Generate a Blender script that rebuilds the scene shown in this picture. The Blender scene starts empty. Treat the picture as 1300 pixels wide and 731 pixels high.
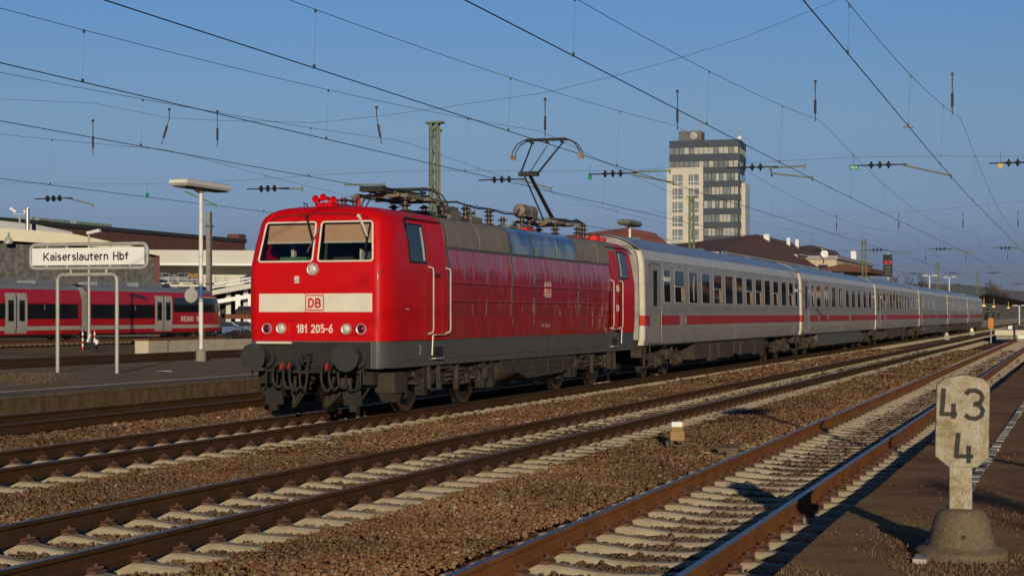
import bpy, bmesh, math, random
import numpy as np
from mathutils import Vector, Matrix
R = math.radians
random.seed(7); rng = np.random.default_rng(7)
scene = bpy.context.scene
C = scene.collection

# ------------------------------------------------------------------ camera
# world: x runs along the tracks (away from the photographer), y to the left, z up, z = 0 is the rail top
F, TH, HC, V0 = 2101.6, 0.33296, 1.790, 399.2
CT, ST = math.cos(TH), math.sin(TH)
cd = bpy.data.cameras.new("camera"); cam = bpy.data.objects.new("camera", cd); C.objects.link(cam)
cam.location = (0, 0, HC); cam.rotation_euler = (math.pi/2, 0, TH - math.pi/2)
cd.sensor_width = 36; cd.lens = F/1300*36; cd.shift_y = (V0-365.5)/1300
cd.clip_start = .1; cd.clip_end = 20000
scene.camera = cam

# ------------------------------------------------------------------ sky and sun
SUN_EL, SUN_AZ = R(11.5), R(23.5)          # light travels towards +x, a little to +y
w = bpy.data.worlds.new("World"); scene.world = w; w.use_nodes = True
nt = w.node_tree; bg = nt.nodes['Background']
sky = nt.nodes.new('ShaderNodeTexSky'); sky.sky_type = 'NISHITA'; sky.sun_disc = False
sky.sun_elevation = SUN_EL; sky.sun_rotation = R(246.5); sky.altitude = 1500; sky.dust_density = 0.0; sky.ozone_density = 7.0
geo = nt.nodes.new('ShaderNodeNewGeometry'); sep = nt.nodes.new('ShaderNodeSeparateXYZ')
tcs = nt.nodes.new('ShaderNodeTexCoord')
nt.links.new(tcs.outputs['Generated'], sep.inputs[0])
rmp = nt.nodes.new('ShaderNodeValToRGB')
els = rmp.color_ramp.elements
els[0].position = 0.0; els[0].color = (.55, .38, .44, 1)
els[1].position = .50; els[1].color = (.95, .85, .80, 1)
for pos, col in ((.032, (.80, .51, .56, 1)), (.065, (1.60, .87, .74, 1)), (.112, (2.34, 1.18, .84, 1)), (.14, (2.44, 1.32, .95, 1)), (.185, (2.35, 1.48, 1.14, 1)), (.30, (1.5, 1.15, 1.0, 1))):
    e = els.new(pos); e.color = col
mul = nt.nodes.new('ShaderNodeMix'); mul.data_type = 'RGBA'; mul.blend_type = 'MULTIPLY'; mul.inputs[0].default_value = 1
nt.links.new(sep.outputs[2], rmp.inputs[0])
nt.links.new(sky.outputs[0], mul.inputs[6]); nt.links.new(rmp.outputs[0], mul.inputs[7])
nt.links.new(mul.outputs[2], bg.inputs[0]); bg.inputs[1].default_value = .075
sl = bpy.data.lights.new("sun", 'SUN'); sl.energy = 3.3; sl.angle = R(.5); sl.color = (1, .87, .64)
sun = bpy.data.objects.new("sun", sl); C.objects.link(sun)
sun.rotation_euler = Vector((math.cos(SUN_AZ)*math.cos(SUN_EL), math.sin(SUN_AZ)*math.cos(SUN_EL), -math.sin(SUN_EL))).to_track_quat('-Z', 'Y').to_euler()
scene.view_settings.view_transform = 'Standard'; scene.view_settings.look = 'None'
scene.view_settings.exposure = 0; scene.view_settings.gamma = 1
scene.render.engine = 'CYCLES'
scene.cycles.use_denoising = True
scene.cycles.max_bounces = 6; scene.cycles.transparent_max_bounces = 12; scene.cycles.caustics_reflective = False; scene.cycles.caustics_refractive = False

# ------------------------------------------------------------------ measuring helpers (photo pixel -> place in the yard)
def at_lat(u, v, L):
    t = (u-650)/F; Z = L/(ST-t*CT); X = t*Z
    return Vector((Z*CT+X*ST, L, HC-(v-V0)/F*Z))
def at_S(u, v, S):
    t = (u-650)/F; Z = S/(CT+t*ST); X = t*Z
    return Vector((S, Z*ST-X*CT, HC-(v-V0)/F*Z))
def at_Z(u, v, Z):
    X = (u-650)/F*Z
    return Vector((Z*CT+X*ST, Z*ST-X*CT, HC-(v-V0)/F*Z))

# ------------------------------------------------------------------ object helpers
def tag(o, label=None, cat=None, group=None, kind=None):
    if label: o['label'] = label
    if cat: o['category'] = cat
    if group: o['group'] = group
    if kind: o['kind'] = kind
    return o
def empty(name, loc=(0, 0, 0), rz=0):
    o = bpy.data.objects.new(name, None); C.objects.link(o); o.empty_display_size = .3
    o.location = loc; o.rotation_euler = (0, 0, rz); return o
def thing(name, label, cat, loc=(0, 0, 0), rz=0, group=None):
    return tag(empty(name, loc, rz), label, cat, group)
KIDS = {}
def setparent(c, p):
    c.parent = p; KIDS.setdefault(p.name, []).append(c)
def copy_tree(o, parent=None):
    c = o.copy(); C.objects.link(c)
    if parent: setparent(c, parent)
    for ch in KIDS.get(o.name, []): copy_tree(ch, c)
    return c

class MB:
    def __init__(s): s.v = []; s.f = []; s.m = []
    def add(s, vs, fs, mi=0):
        o = len(s.v); s.v += [tuple(p) for p in vs]
        for f in fs: s.f.append(tuple(i+o for i in f)); s.m.append(mi)
        return s
    def box(s, x0, x1, y0, y1, z0, z1, mi=0):
        if x0 > x1: x0, x1 = x1, x0
        if y0 > y1: y0, y1 = y1, y0
        if z0 > z1: z0, z1 = z1, z0
        return s.add([(x0,y0,z0),(x1,y0,z0),(x1,y1,z0),(x0,y1,z0),(x0,y0,z1),(x1,y0,z1),(x1,y1,z1),(x0,y1,z1)],
              [(0,3,2,1),(4,5,6,7),(0,1,5,4),(1,2,6,5),(2,3,7,6),(3,0,4,7)], mi)
    def obox(s, c, size, M, mi=0):
        hx, hy, hz = [a/2 for a in size]; c = Vector(c)
        vs = [c+M@Vector((a*hx, b*hy, d*hz)) for d in (-1,1) for a, b in ((-1,-1),(1,-1),(1,1),(-1,1))]
        return s.add(vs, [(0,3,2,1),(4,5,6,7),(0,1,5,4),(1,2,6,5),(2,3,7,6),(3,0,4,7)], mi)
    def bar(s, p0, p1, w_, h_, mi=0):
        p0 = Vector(p0); p1 = Vector(p1); d = p1-p0; q = d.to_track_quat('X', 'Z').to_matrix()
        return s.obox((p0+p1)/2, (d.length, w_, h_), q, mi)
    def cyl(s, p0, p1, r0, r1=None, n=12, mi=0, caps=True):
        r1 = r0 if r1 is None else r1
        p0 = Vector(p0); p1 = Vector(p1); q = (p1-p0).to_track_quat('Z', 'X')
        vs = []
        for p, r in ((p0, r0), (p1, r1)):
            vs += [p+q@Vector((r*math.cos(2*math.pi*i/n), r*math.sin(2*math.pi*i/n), 0)) for i in range(n)]
        fs = [(i, (i+1)%n, n+(i+1)%n, n+i) for i in range(n)]
        if caps: fs += [tuple(range(n-1, -1, -1)), tuple(range(n, 2*n))]
        return s.add(vs, fs, mi)
    def lathe(s, prof, p0, axis, n=16, mi=0):
        p0 = Vector(p0); q = Vector(axis).to_track_quat('Z', 'X'); vs = []; fs = []
        for r, h in prof:
            vs += [p0+q@Vector((r*math.cos(2*math.pi*i/n), r*math.sin(2*math.pi*i/n), h)) for i in range(n)]
        for k in range(len(prof)-1):
            fs += [(k*n+i, k*n+(i+1)%n, (k+1)*n+(i+1)%n, (k+1)*n+i) for i in range(n)]
        fs += [tuple(range(n-1, -1, -1)), tuple(range((len(prof)-1)*n, len(prof)*n))]
        return s.add(vs, fs, mi)
    def tube(s, pts, r, n=8, closed=False, mi=0):
        pts = [Vector(p) for p in pts]; k = len(pts); vs = []; fs = []
        prev = None
        for i, p in enumerate(pts):
            if closed: d = (pts[(i+1)%k]-pts[i-1])
            else: d = (pts[min(i+1, k-1)]-pts[max(i-1, 0)])
            d.normalize()
            if prev is None:
                a = Vector((0,0,1)) if abs(d.z) < .9 else Vector((1,0,0))
                nrm = d.cross(a).normalized()
            else:
                nrm = (prev - d*prev.dot(d)).normalized()
            prev = nrm; b = d.cross(nrm)
            vs += [p+nrm*(r*math.cos(2*math.pi*j/n))+b*(r*math.sin(2*math.pi*j/n)) for j in range(n)]
        for i in range(k if closed else k-1):
            i2 = (i+1) % k
            fs += [(i*n+j, i*n+(j+1)%n, i2*n+(j+1)%n, i2*n+j) for j in range(n)]
        if not closed: fs += [tuple(range(n-1, -1, -1)), tuple(range((k-1)*n, k*n))]
        return s.add(vs, fs, mi)
    def prism(s, poly, axis, a, b, mi=0):
        n = len(poly)
        def pt(p, t):
            return {'x': (t, p[0], p[1]), 'y': (p[0], t, p[1]), 'z': (p[0], p[1], t)}[axis]
        vs = [pt(p, a) for p in poly]+[pt(p, b) for p in poly]
        fs = [(i, (i+1)%n, n+(i+1)%n, n+i) for i in range(n)]+[tuple(range(n-1, -1, -1)), tuple(range(n, 2*n))]
        return s.add(vs, fs, mi)
    def build(s, name, mats, parent=None, smooth=None, bevel=0, fixn=True, loc=None):
        me = bpy.data.meshes.new(name); me.from_pydata(s.v, [], s.f)
        if not isinstance(mats, (list, tuple)): mats = [mats]
        for m in mats: me.materials.append(m)
        if len(mats) > 1: me.polygons.foreach_set('material_index', s.m)
        if fixn and len(s.f) < 40000:
            bm = bmesh.new(); bm.from_mesh(me); bmesh.ops.recalc_face_normals(bm, faces=bm.faces); bm.to_mesh(me); bm.free()
        if smooth is not None:
            me.polygons.foreach_set('use_smooth', [True]*len(me.polygons)); me.set_sharp_from_angle(angle=R(smooth))
        me.update()
        o = bpy.data.objects.new(name, me); C.objects.link(o)
        if loc: o.location = loc
        if parent: setparent(o, parent)
        if bevel:
            b = o.modifiers.new('bevel', 'BEVEL'); b.width = bevel; b.segments = 2; b.limit_method = 'ANGLE'; b.angle_limit = R(35)
        return o

def arc(cx, cy, rx, ry, a0, a1, n=10):
    return [(cx+rx*math.cos(R(a0+(a1-a0)*k/n)), cy+ry*math.sin(R(a0+(a1-a0)*k/n))) for k in range(n+1)]
# plain even-stroke grotesque: glyph -> (strokes on the pen's centre line, width)
GL = {
 'K': ([[(0,0),(0,1)], [(.58,1),(.02,.36)], [(.20,.55),(.62,0)]], .62),
 'a': ([arc(.25,.48,.22,.22,165,0)+[(.47,0)], [(.47,.40),(.24,.385)]+arc(.20,.195,.19,.195,90,270)+[(.30,.015),(.47,.15)]], .47),
 'i': ([[(0,0),(0,.66)], [(0,.96),(0,.99)]], 0),
 's': ([arc(.21,.525,.19,.175,30,270)+arc(.21,.175,.20,.175,90,-150)], .41),
 'e': ([[(.02,.375),(.49,.375)], arc(.255,.35,.25,.35,5,318,16)], .49),
 'r': ([[(0,0),(0,.70)], [(0,.40)]+arc(.22,.45,.2,.24,165,70)], .27),
 'l': ([[(0,0),(0,1)]], 0),
 'u': ([[(0,.70),(0,.24)]+arc(.21,.23,.21,.23,180,325), [(.44,0),(.44,.70)]], .44),
 't': ([[(.12,.92),(.12,.17)]+arc(.25,.15,.13,.15,180,290), [(0,.68),(.31,.68)]], .31),
 'n': ([[(0,0),(0,.70)], [(0,.40)]+arc(.22,.46,.215,.24,165,0)+[(.435,0)]], .435),
 'H': ([[(0,0),(0,1)], [(.56,0),(.56,1)], [(0,.52),(.56,.52)]], .56),
 'b': ([[(0,0),(0,1)], arc(.235,.35,.225,.345,178,-178,18)], .46),
 'f': ([[(.12,0),(.12,.80)]+arc(.26,.81,.14,.19,180,85), [(0,.68),(.30,.68)]], .29),
 'D': ([[(0,0),(0,1)], [(0,1),(.20,1)]+arc(.20,.5,.38,.5,90,-90,14)+[(0,0)]], .58),
 'B': ([[(0,0),(0,1)], [(0,1),(.28,1)]+arc(.28,.765,.24,.235,90,-90)+[(0,.53)], [(.26,.53)]+arc(.30,.265,.28,.265,90,-90)+[(0,0)]], .58),
 'R': ([[(0,0),(0,1)], [(0,1),(.28,1)]+arc(.28,.74,.25,.26,90,-90)+[(0,.48)], [(.28,.48),(.56,0)]], .56),
 'E': ([[(0,0),(0,1)], [(0,1),(.46,1)], [(0,.52),(.42,.52)], [(0,0),(.46,0)]], .46),
 'G': ([arc(.31,.5,.30,.5,42,330,18)+[(.60,.22),(.60,.46)], [(.36,.46),(.60,.46)]], .60),
 'I': ([[(0,0),(0,1)]], 0),
 'O': ([arc(.31,.5,.30,.5,0,359,20)], .62),
 '0': ([arc(.25,.5,.25,.5,0,359,20)], .50),
 '1': ([[(0,.76),(.20,.98),(.20,0)]], .22),
 '2': ([arc(.25,.73,.24,.27,165,-30)+[(.02,.0)], [(.0,.0),(.50,0)]], .50),
 '4': ([[(.38,0),(.38,1),(0,.28),(.52,.28)]], .50),
 '5': ([[(.46,1),(.07,1),(.04,.53)]+arc(.24,.32,.25,.32,125,-145,12)], .49),
 '6': ([[(.36,1),(.06,.46)], arc(.25,.30,.25,.30,0,359,18)], .50),
 '8': ([arc(.25,.755,.215,.245,0,359,16), arc(.25,.265,.25,.265,0,359,16)], .50),
 '-': ([[(0,.42),(.26,.42)]], .26), ' ': ([], .28)}
def text(name, body, height, loc, rot, m, parent=None, thick=.002, width=None, weight=.16, gap=.20):
    """lettering of even strokes, centred on loc; height = capital height, width = overall width"""
    polys = []; x = 0
    for ch in body:
        st, w_ = GL[ch]
        for s_ in st: polys.append([(x+p[0], p[1]) for p in s_])
        x += w_+weight+gap*.5
    total = x-weight-gap*.5
    kx = (width-weight*height)/(total*height) if width else 1.0
    g = MB(); hw = weight*height/2
    for k, pl in enumerate(polys):
        Q = [Vector(((px-total/2)*height*kx, (py-.5)*height*(1-weight))) for px, py in pl]; n = len(Q); vs = []
        for i, q in enumerate(Q):
            d0 = (Q[i]-Q[i-1]).normalized() if i else (Q[1]-Q[0]).normalized()
            d1 = (Q[i+1]-Q[i]).normalized() if i < n-1 else d0
            t_ = (d0+d1); t_ = t_.normalized() if t_.length > 1e-4 else d0
            nn = Vector((-t_.y, t_.x)); c_ = max(.45, nn.dot(Vector((-d0.y, d0.x))))
            e = (d0*hw if i == n-1 else (-d1*hw if i == 0 else Vector((0, 0))))
            if n > 8 and i in (0, n-1): e = Vector((0, 0))
            vs += [q+e+nn*hw/c_, q+e-nn*hw/c_]
        z1 = thick+k*.00015
        g.add([(v.x, v.y, z1) for v in vs]+[(v.x, v.y, 0) for v in vs],
              [(2*i, 2*i+1, 2*i+3, 2*i+2) for i in range(n-1)]+[(2*i, 2*i+2, 2*n+2*i+2, 2*n+2*i) for i in range(n-1)]+[(2*i+1, 2*n+2*i+1, 2*n+2*i+3, 2*i+3) for i in range(n-1)]+[(0, 2*n, 2*n+1, 1), (2*n-2, 2*n-1, 4*n-1, 4*n-2)])
    o = g.build(name, m, parent); o.location = loc; o.rotation_euler = rot
    return o
FACE_FRONT = (math.pi/2, 0, -math.pi/2)      # facing -x
FACE_SIDE = (math.pi/2, 0, 0)                # facing -y

# ------------------------------------------------------------------ materials
def nodes(m):
    m.use_nodes = True; n = m.node_tree; return n, n.nodes['Principled BSDF']
def mixn(n, fac, a, b, blend='MIX'):
    x = n.nodes.new('ShaderNodeMix'); x.data_type = 'RGBA'; x.blend_type = blend
    for i, val in ((0, fac), (6, a), (7, b)):
        if hasattr(val, 'links'): n.links.new(val, x.inputs[i])
        else: x.inputs[i].default_value = val if i == 0 else (*val[:3], 1)
    return x.outputs[2]
def noise(n, scale, detail=4, rough=.55, sc=(1, 1, 1), coord='Object'):
    tc = n.nodes.new('ShaderNodeTexCoord'); mp = n.nodes.new('ShaderNodeMapping'); mp.inputs['Scale'].default_value = sc
    ns = n.nodes.new('ShaderNodeTexNoise'); ns.inputs['Scale'].default_value = scale; ns.inputs['Detail'].default_value = detail; ns.inputs['Roughness'].default_value = rough
    n.links.new(tc.outputs[coord], mp.inputs[0]); n.links.new(mp.outputs[0], ns.inputs['Vector'])
    return ns.outputs[0]
def ramp(n, val, stops):
    r = n.nodes.new('ShaderNodeValToRGB'); e = r.color_ramp.elements
    while len(e) > 1: e.remove(e[-1])
    for i, (p, c) in enumerate(stops):
        if not hasattr(c, '__len__'): c = (c, c, c)
        x = e[0] if i == 0 else e.new(p)
        x.position = p; x.color = (*c, 1)
    n.links.new(val, r.inputs[0]); return r.outputs[0]
def mat(name, col, rough=.6, metal=0, var=.18, scale=2.5, bump=0, bscale=60, dirt=None, damt=.5, dscale=1.2, dsc=(1, 1, 1), coat=0, spec=.5, vsc=(1, 1, 1)):
    m = bpy.data.materials.new(name); n, b = nodes(m)
    c = tuple(col)
    out = mixn(n, ramp(n, noise(n, scale, 5, .6, vsc), [(.3, 0), (.7, 1)]), tuple(x*(1-var) for x in c), tuple(min(1, x*(1+var)) for x in c))
    if dirt:
        d = ramp(n, noise(n, dscale, 6, .65, dsc), [(.5-.3*damt, 0), (.62+.25*(1-damt), min(1, .35+damt*.6))])
        out = mixn(n, d, out, dirt)
    n.links.new(out, b.inputs['Base Color'])
    b.inputs['Metallic'].default_value = metal; b.inputs['Specular IOR Level'].default_value = spec
    rr = ramp(n, noise(n, scale*2.3, 4), [(.3, max(.02, rough*.8)), (.7, min(1, rough*1.2))]); n.links.new(rr, b.inputs['Roughness'])
    b.inputs['Coat Weight'].default_value = coat; b.inputs['Coat Roughness'].default_value = .12
    if bump:
        bn = n.nodes.new('ShaderNodeBump'); bn.inputs['Strength'].default_value = bump; bn.inputs['Distance'].default_value = .02
        n.links.new(noise(n, bscale, 5, .6), bn.inputs['Height']); n.links.new(bn.outputs[0], b.inputs['Normal'])
    return m
def emis(name, col, s):
    m = bpy.data.materials.new(name); n, b = nodes(m)
    b.inputs['Base Color'].default_value = (*col, 1); b.inputs['Emission Color'].default_value = (*col, 1); b.inputs['Emission Strength'].default_value = s; return m
def glass_thin(name, tint=(.78, .80, .78), refl=.9):
    m = bpy.data.materials.new(name); m.use_nodes = True; n = m.node_tree; n.nodes.clear()
    o = n.nodes.new('ShaderNodeOutputMaterial'); t = n.nodes.new('ShaderNodeBsdfTransparent'); g = n.nodes.new('ShaderNodeBsdfGlossy'); mx = n.nodes.new('ShaderNodeMixShader'); fr = n.nodes.new('ShaderNodeFresnel')
    t.inputs[0].default_value = (*tint, 1); g.inputs['Roughness'].default_value = .02; g.inputs[0].default_value = (refl, refl, refl, 1); fr.inputs[0].default_value = 1.5
    n.links.new(fr.outputs[0], mx.inputs[0]); n.links.new(t.outputs[0], mx.inputs[1]); n.links.new(g.outputs[0], mx.inputs[2]); n.links.new(mx.outputs[0], o.inputs[0]); return m

M = {}
M['red'] = mat('traffic_red_paint', (.60, .0012, .004), .45, var=.04, scale=1.5, coat=.06, spec=.22, dirt=(.40, .012, .01), damt=.22, dscale=3, dsc=(1.5, 1.5, .5))
M['red_cab_side'] = M['red']
M['white_paint'] = mat('cream_white_paint', (.74, .68, .545), .5, var=.04)
M['rail_grey'] = mat('worn_handrail_paint', (.50, .46, .38), .5, var=.15)
M['chrome'] = mat('handrail_steel', (.72, .70, .64), .35, .6, var=.1)
M['dgrey'] = mat('dark_grey_skirt_paint', (.085, .083, .08), .55, var=.12, dirt=(.13, .11, .085), damt=.35, dsc=(2, 2, .6))
M['beam'] = mat('buffer_beam_grime', (.017, .0155, .0135), .75, var=.3, scale=6, dirt=(.03, .026, .022), damt=.5, dscale=4)
M['buffer'] = mat('buffer_plate_grease', (.034, .031, .028), .6, .1, var=.3, scale=7, dirt=(.03, .03, .03), damt=.4, dscale=9)
M['black'] = mat('black_rubber', (.015, .015, .016), .6, var=.2)
M['bogie'] = mat('brake_dust_brown', (.024, .018, .012), .9, var=.4, scale=4, bump=.3, bscale=30, dirt=(.016, .013, .011), damt=.5, dscale=3)
M['bogie2'] = mat('brake_dust_tan', (.050, .035, .021), .9, var=.35, scale=4, bump=.3, bscale=30, dirt=(.026, .02, .015), damt=.5, dscale=3)
M['wheel'] = mat('wheel_steel_dirty', (.035, .028, .022), .6, .4, var=.3)
M['tyre'] = mat('wheel_tread_polished', (.45, .43, .40), .25, 1, var=.1)
M['louvre'] = mat('brown_grey_roof_cowl', (.23, .182, .118), .5, var=.12, scale=3, dirt=(.15, .12, .08), damt=.4, dsc=(3, 3, .5))
M['roofgrey'] = mat('loco_roof_grey', (.10, .095, .09), .6, var=.2, dirt=(.06, .05, .04), damt=.5)
M['iron'] = mat('dark_pantograph_steel', (.055, .048, .042), .5, .5, var=.25, scale=8)
M['iron2'] = mat('weathered_roof_fitting', (.20, .165, .12), .6, .2, var=.25, scale=8)
M['insul'] = mat('brown_glazed_insulator', (.075, .045, .032), .35, var=.15)
M['ochre'] = mat('ochre_horn_tip', (.36, .21, .06), .6, dirt=(.14, .09, .04), damt=.4, dscale=6)
M['glass'] = glass_thin('cab_glass')
M['blind'] = mat('tan_sun_blind', (.62, .36, .22), .8, var=.08)
M['interior'] = mat('cab_interior_dark', (.035, .04, .045), .8)
M['green'] = mat('green_console', (.07, .15, .065), .7)
M['lens'] = mat('headlamp_lens', (.80, .74, .58), .12, .25, var=.25, scale=30)
M['redlens'] = mat('tail_lamp_red', (.16, .002, .012), .12, var=.3, scale=30)
M['sideglass'] = mat('dark_side_glass', (.012, .014, .018), .04, var=.2, spec=.6)
def blueglass():
    m = bpy.data.materials.new('machine_room_glass'); n, b = nodes(m)
    c = ramp(n, noise(n, 1.6, 3, .5), [(.42, (.012, .02, .035)), (.58, (.16, .15, .125))])
    n.links.new(c, b.inputs['Base Color']); b.inputs['Roughness'].default_value = .05; b.inputs['Specular IOR Level'].default_value = .8; b.inputs['Coat Weight'].default_value = .6
    return m
M['blueglass'] = blueglass()
def grimy_red():
    m = bpy.data.materials.new('grimy_red_side_paint'); n, b = nodes(m)
    st = noise(n, 5, 5, .6, (3.2, 3, .28)); bl = noise(n, 1.1, 4, .6)
    base = ramp(n, st, [(.30, (.27, .003, .005)), (.52, (.40, .005, .007)), (.72, (.46, .02, .016))])
    dirt = ramp(n, bl, [(.4, 0), (.75, .55)])
    c = mixn(n, dirt, base, (.24, .035, .03)); n.links.new(c, b.inputs['Base Color'])
    r = ramp(n, st, [(.35, .3), (.65, .45)]); n.links.new(r, b.inputs['Roughness'])
    b.inputs['Specular IOR Level'].default_value = .5; b.inputs['Coat Weight'].default_value = .8; b.inputs['Coat Roughness'].default_value = .05
    bn = n.nodes.new('ShaderNodeBump'); bn.inputs['Strength'].default_value = .7; bn.inputs['Distance'].default_value = .05
    n.links.new(noise(n, 1.7, 1.5, .4, (2.6, 1, .55)), bn.inputs['Height']); n.links.new(bn.outputs[0], b.inputs['Normal']); n.links.new(bn.outputs[0], b.inputs['Coat Normal'])
    return m
M['red_side'] = grimy_red()
M['coach'] = mat('light_grey_coach_paint', (.31, .287, .262), .42, var=.06, scale=1.5, dirt=(.18, .15, .115), damt=.5, dscale=2.2, dsc=(1.6, 1.6, .35), coat=.15)
M['coach_end'] = mat('cream_coach_end', (.62, .55, .42), .55, var=.08, dirt=(.42, .33, .2), damt=.3, dsc=(3, 3, .4))
M['coach_end_red'] = mat('coach_end_orange_red', (.55, .04, .012), .5, var=.1)
M['coach_red'] = mat('coach_red_stripe', (.36, .006, .012), .45, var=.1, dirt=(.33, .06, .05), damt=.25, dsc=(2, 2, .4))
M['coach_roof'] = mat('blue_grey_coach_roof', (.17, .185, .215), .3, var=.08, dirt=(.13, .125, .12), damt=.3, dsc=(1, 3, 3))
M['coach_upper'] = mat('pale_grey_cantrail', (.44, .42, .40), .42, var=.05, dirt=(.33, .30, .27), damt=.2, dsc=(1, 1, 1))
M['frame'] = mat('window_frame_grey', (.33, .31, .29), .5)
M['curtain'] = mat('orange_window_curtain', (.50, .30, .14), .8)
M['whiteblind'] = mat('white_window_panel', (.62, .58, .5), .7)
M['dmu_red'] = mat('railcar_red_paint', (.50, .005, .012), .4, var=.06, coat=.2, dirt=(.30, .02, .02), damt=.2)
M['dmu_glass'] = mat('railcar_window_band', (.012, .014, .018), .06, var=.25, spec=.6)
M['dmu_grey'] = mat('railcar_light_grey', (.46, .43, .37), .5, var=.06, dirt=(.3, .26, .2), damt=.25)
M['dmu_roof'] = mat('railcar_roof_grey', (.22, .23, .25), .6, var=.15)
M['yellow'] = mat('yellow_stripe_paint', (.75, .42, .02), .5, var=.05)
M['galv'] = mat('galvanised_tube', (.42, .40, .35), .55, .2, var=.1)
M['signwhite'] = mat('sign_panel_white', (.84, .82, .77), .5, var=.03)
M['signblack'] = mat('sign_lettering_black', (.012, .012, .012), .5)
M['lampwhite'] = mat('lamp_post_white', (.72, .69, .62), .5, var=.05, dirt=(.5, .45, .36), damt=.2, dsc=(3, 3, .4))
M['lampdark'] = mat('lamp_underside', (.10, .09, .08), .5)
M['blue'] = mat('blue_band_paint', (.03, .10, .26), .5)
M['conc'] = mat('old_concrete', (.30, .27, .22), .9, var=.2, scale=4, bump=.35, bscale=40, dirt=(.17, .14, .10), damt=.45, dscale=3)
M['beige'] = mat('beige_render', (.56, .47, .33), .85, var=.1, dirt=(.38, .31, .22), damt=.35, dsc=(1, 1, .4))
M['mastgreen'] = mat('green_lattice_steel', (.16, .18, .105), .7, var=.25, scale=3)
M['wire'] = mat('copper_wire_dark', (.02, .02, .022), .5, .4)
M['wire_thin'] = mat('green_patina_wire', (.07, .085, .075), .6, .3)
M['tagged'] = mat('green_number_plate', (.0, .22, .11), .5)
M['rust'] = mat('rusty_iron', (.16, .055, .025), .85, var=.35, scale=6)
M['orange'] = mat('orange_marker', (.60, .20, .03), .6)
M['redpaint'] = mat('bright_red_paint', (.62, .03, .02), .5)

# ------------------------------------------------------------------ ground
def stone_mat(name, stops, bump=.4):
    m = bpy.data.materials.new(name); n, b = nodes(m)
    g = n.nodes.new('ShaderNodeNewGeometry')
    c = ramp(n, g.outputs['Random Per Island'], stops)
    big = ramp(n, noise(n, .35, 4, .6), [(.32, (.46, .43, .42)), (.65, (1.02, .96, .90))])
    c2 = mixn(n, 1.0, c, big, 'MULTIPLY')
    sp = ramp(n, noise(n, 45, 3, .6), [(.3, .75), (.7, 1.15)]); c3 = mixn(n, 1.0, c2, sp, 'MULTIPLY')
    n.links.new(c3, b.inputs['Base Color']); b.inputs['Roughness'].default_value = 1; b.inputs['Specular IOR Level'].default_value = .06
    return m
STONES = [(0, (.14, .070, .035)), (.16, (.25, .130, .062)), (.36, (.31, .172, .082)), (.52, (.22, .112, .058)), (.66, (.35, .225, .115)), (.80, (.22, .160, .105)), (.92, (.30, .225, .14)), (1, (.48, .37, .24))]
M['stones'] = stone_mat('brown_ballast_stone', STONES)
def ballast_sheet():
    m = bpy.data.materials.new('ballast_bed'); n, b = nodes(m)
    tc = n.nodes.new('ShaderNodeTexCoord'); vo = n.nodes.new('ShaderNodeTexVoronoi'); vo.inputs['Scale'].default_value = 14
    n.links.new(tc.outputs['Object'], vo.inputs['Vector'])
    bw = n.nodes.new('ShaderNodeSeparateColor'); n.links.new(vo.outputs['Color'], bw.inputs[0])
    c = ramp(n, bw.outputs[0], [(p_, tuple(x*.85 for x in c_)) for p_, c_ in STONES])
    big = ramp(n, noise(n, .35, 4, .6), [(.32, (.46, .43, .42)), (.65, (1.02, .96, .90))])
    c2 = mixn(n, 1.0, c, big, 'MULTIPLY'); n.links.new(c2, b.inputs['Base Color']); b.inputs['Roughness'].default_value = 1; b.inputs['Specular IOR Level'].default_value = .06
    bn = n.nodes.new('ShaderNodeBump'); bn.inputs['Strength'].default_value = 1; bn.inputs['Distance'].default_value = .03
    n.links.new(vo.outputs['Distance'], bn.inputs['Height']); n.links.new(bn.outputs[0], b.inputs['Normal']); return m
M['ballast'] = ballast_sheet()
def dirt_mat(name, stops, s1=1.2, s2=30, bump=.5):
    m = bpy.data.materials.new(name); n, b = nodes(m)
    c = ramp(n, noise(n, s1, 6, .68), stops)
    sp = ramp(n, noise(n, s2, 4, .65), [(.28, .55), (.72, 1.3)]); c = mixn(n, 1.0, c, sp, 'MULTIPLY')
    n.links.new(c, b.inputs['Base Color']); b.inputs['Roughness'].default_value = 1; b.inputs['Specular IOR Level'].default_value = .04
    bn = n.nodes.new('ShaderNodeBump'); bn.inputs['Strength'].default_value = bump; bn.inputs['Distance'].default_value = .03
    n.links.new(noise(n, s2*1.3, 5, .7), bn.inputs['Height']); n.links.new(bn.outputs[0], b.inputs['Normal']); return m
M['yard'] = dirt_mat('yard_soil', [(.3, (.14, .09, .05)), (.5, (.24, .165, .095)), (.7, (.32, .25, .145))], .5, 9)
M['plat_right'] = dirt_mat('platform_dirt_right', [(.28, (.17, .078, .042)), (.45, (.27, .135, .072)), (.6, (.33, .20, .095)), (.75, (.28, .20, .085))], .9, 45)
M['asphalt'] = dirt_mat('old_platform_asphalt', [(.3, (.23, .160, .098)), (.55, (.30, .212, .130)), (.75, (.38, .27, .165))], 1.3, 60, .3)
M['edgewall'] = mat('stained_platform_edge', (.19, .115, .05), .9, var=.4, scale=3, bump=.5, bscale=25, dirt=(.035, .02, .013), damt=.75, dscale=2.6, dsc=(1.6, 1.5, .3))
M['kerb'] = mat('platform_kerb_slab', (.17, .12, .075), .9, var=.3, scale=4, bump=.3, dirt=(.055, .034, .02), damt=.55, dscale=2, dsc=(1.5, 1, .5))
M['linewhite'] = mat('worn_white_line', (.58, .54, .46), .8, var=.12, scale=6, dirt=(.22, .17, .12), damt=.28, dscale=7)
M['lineworn'] = mat('very_worn_white_line', (.48, .44, .36), .8, var=.2, scale=6, dirt=(.13, .09, .06), damt=.6, dscale=5)
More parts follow.
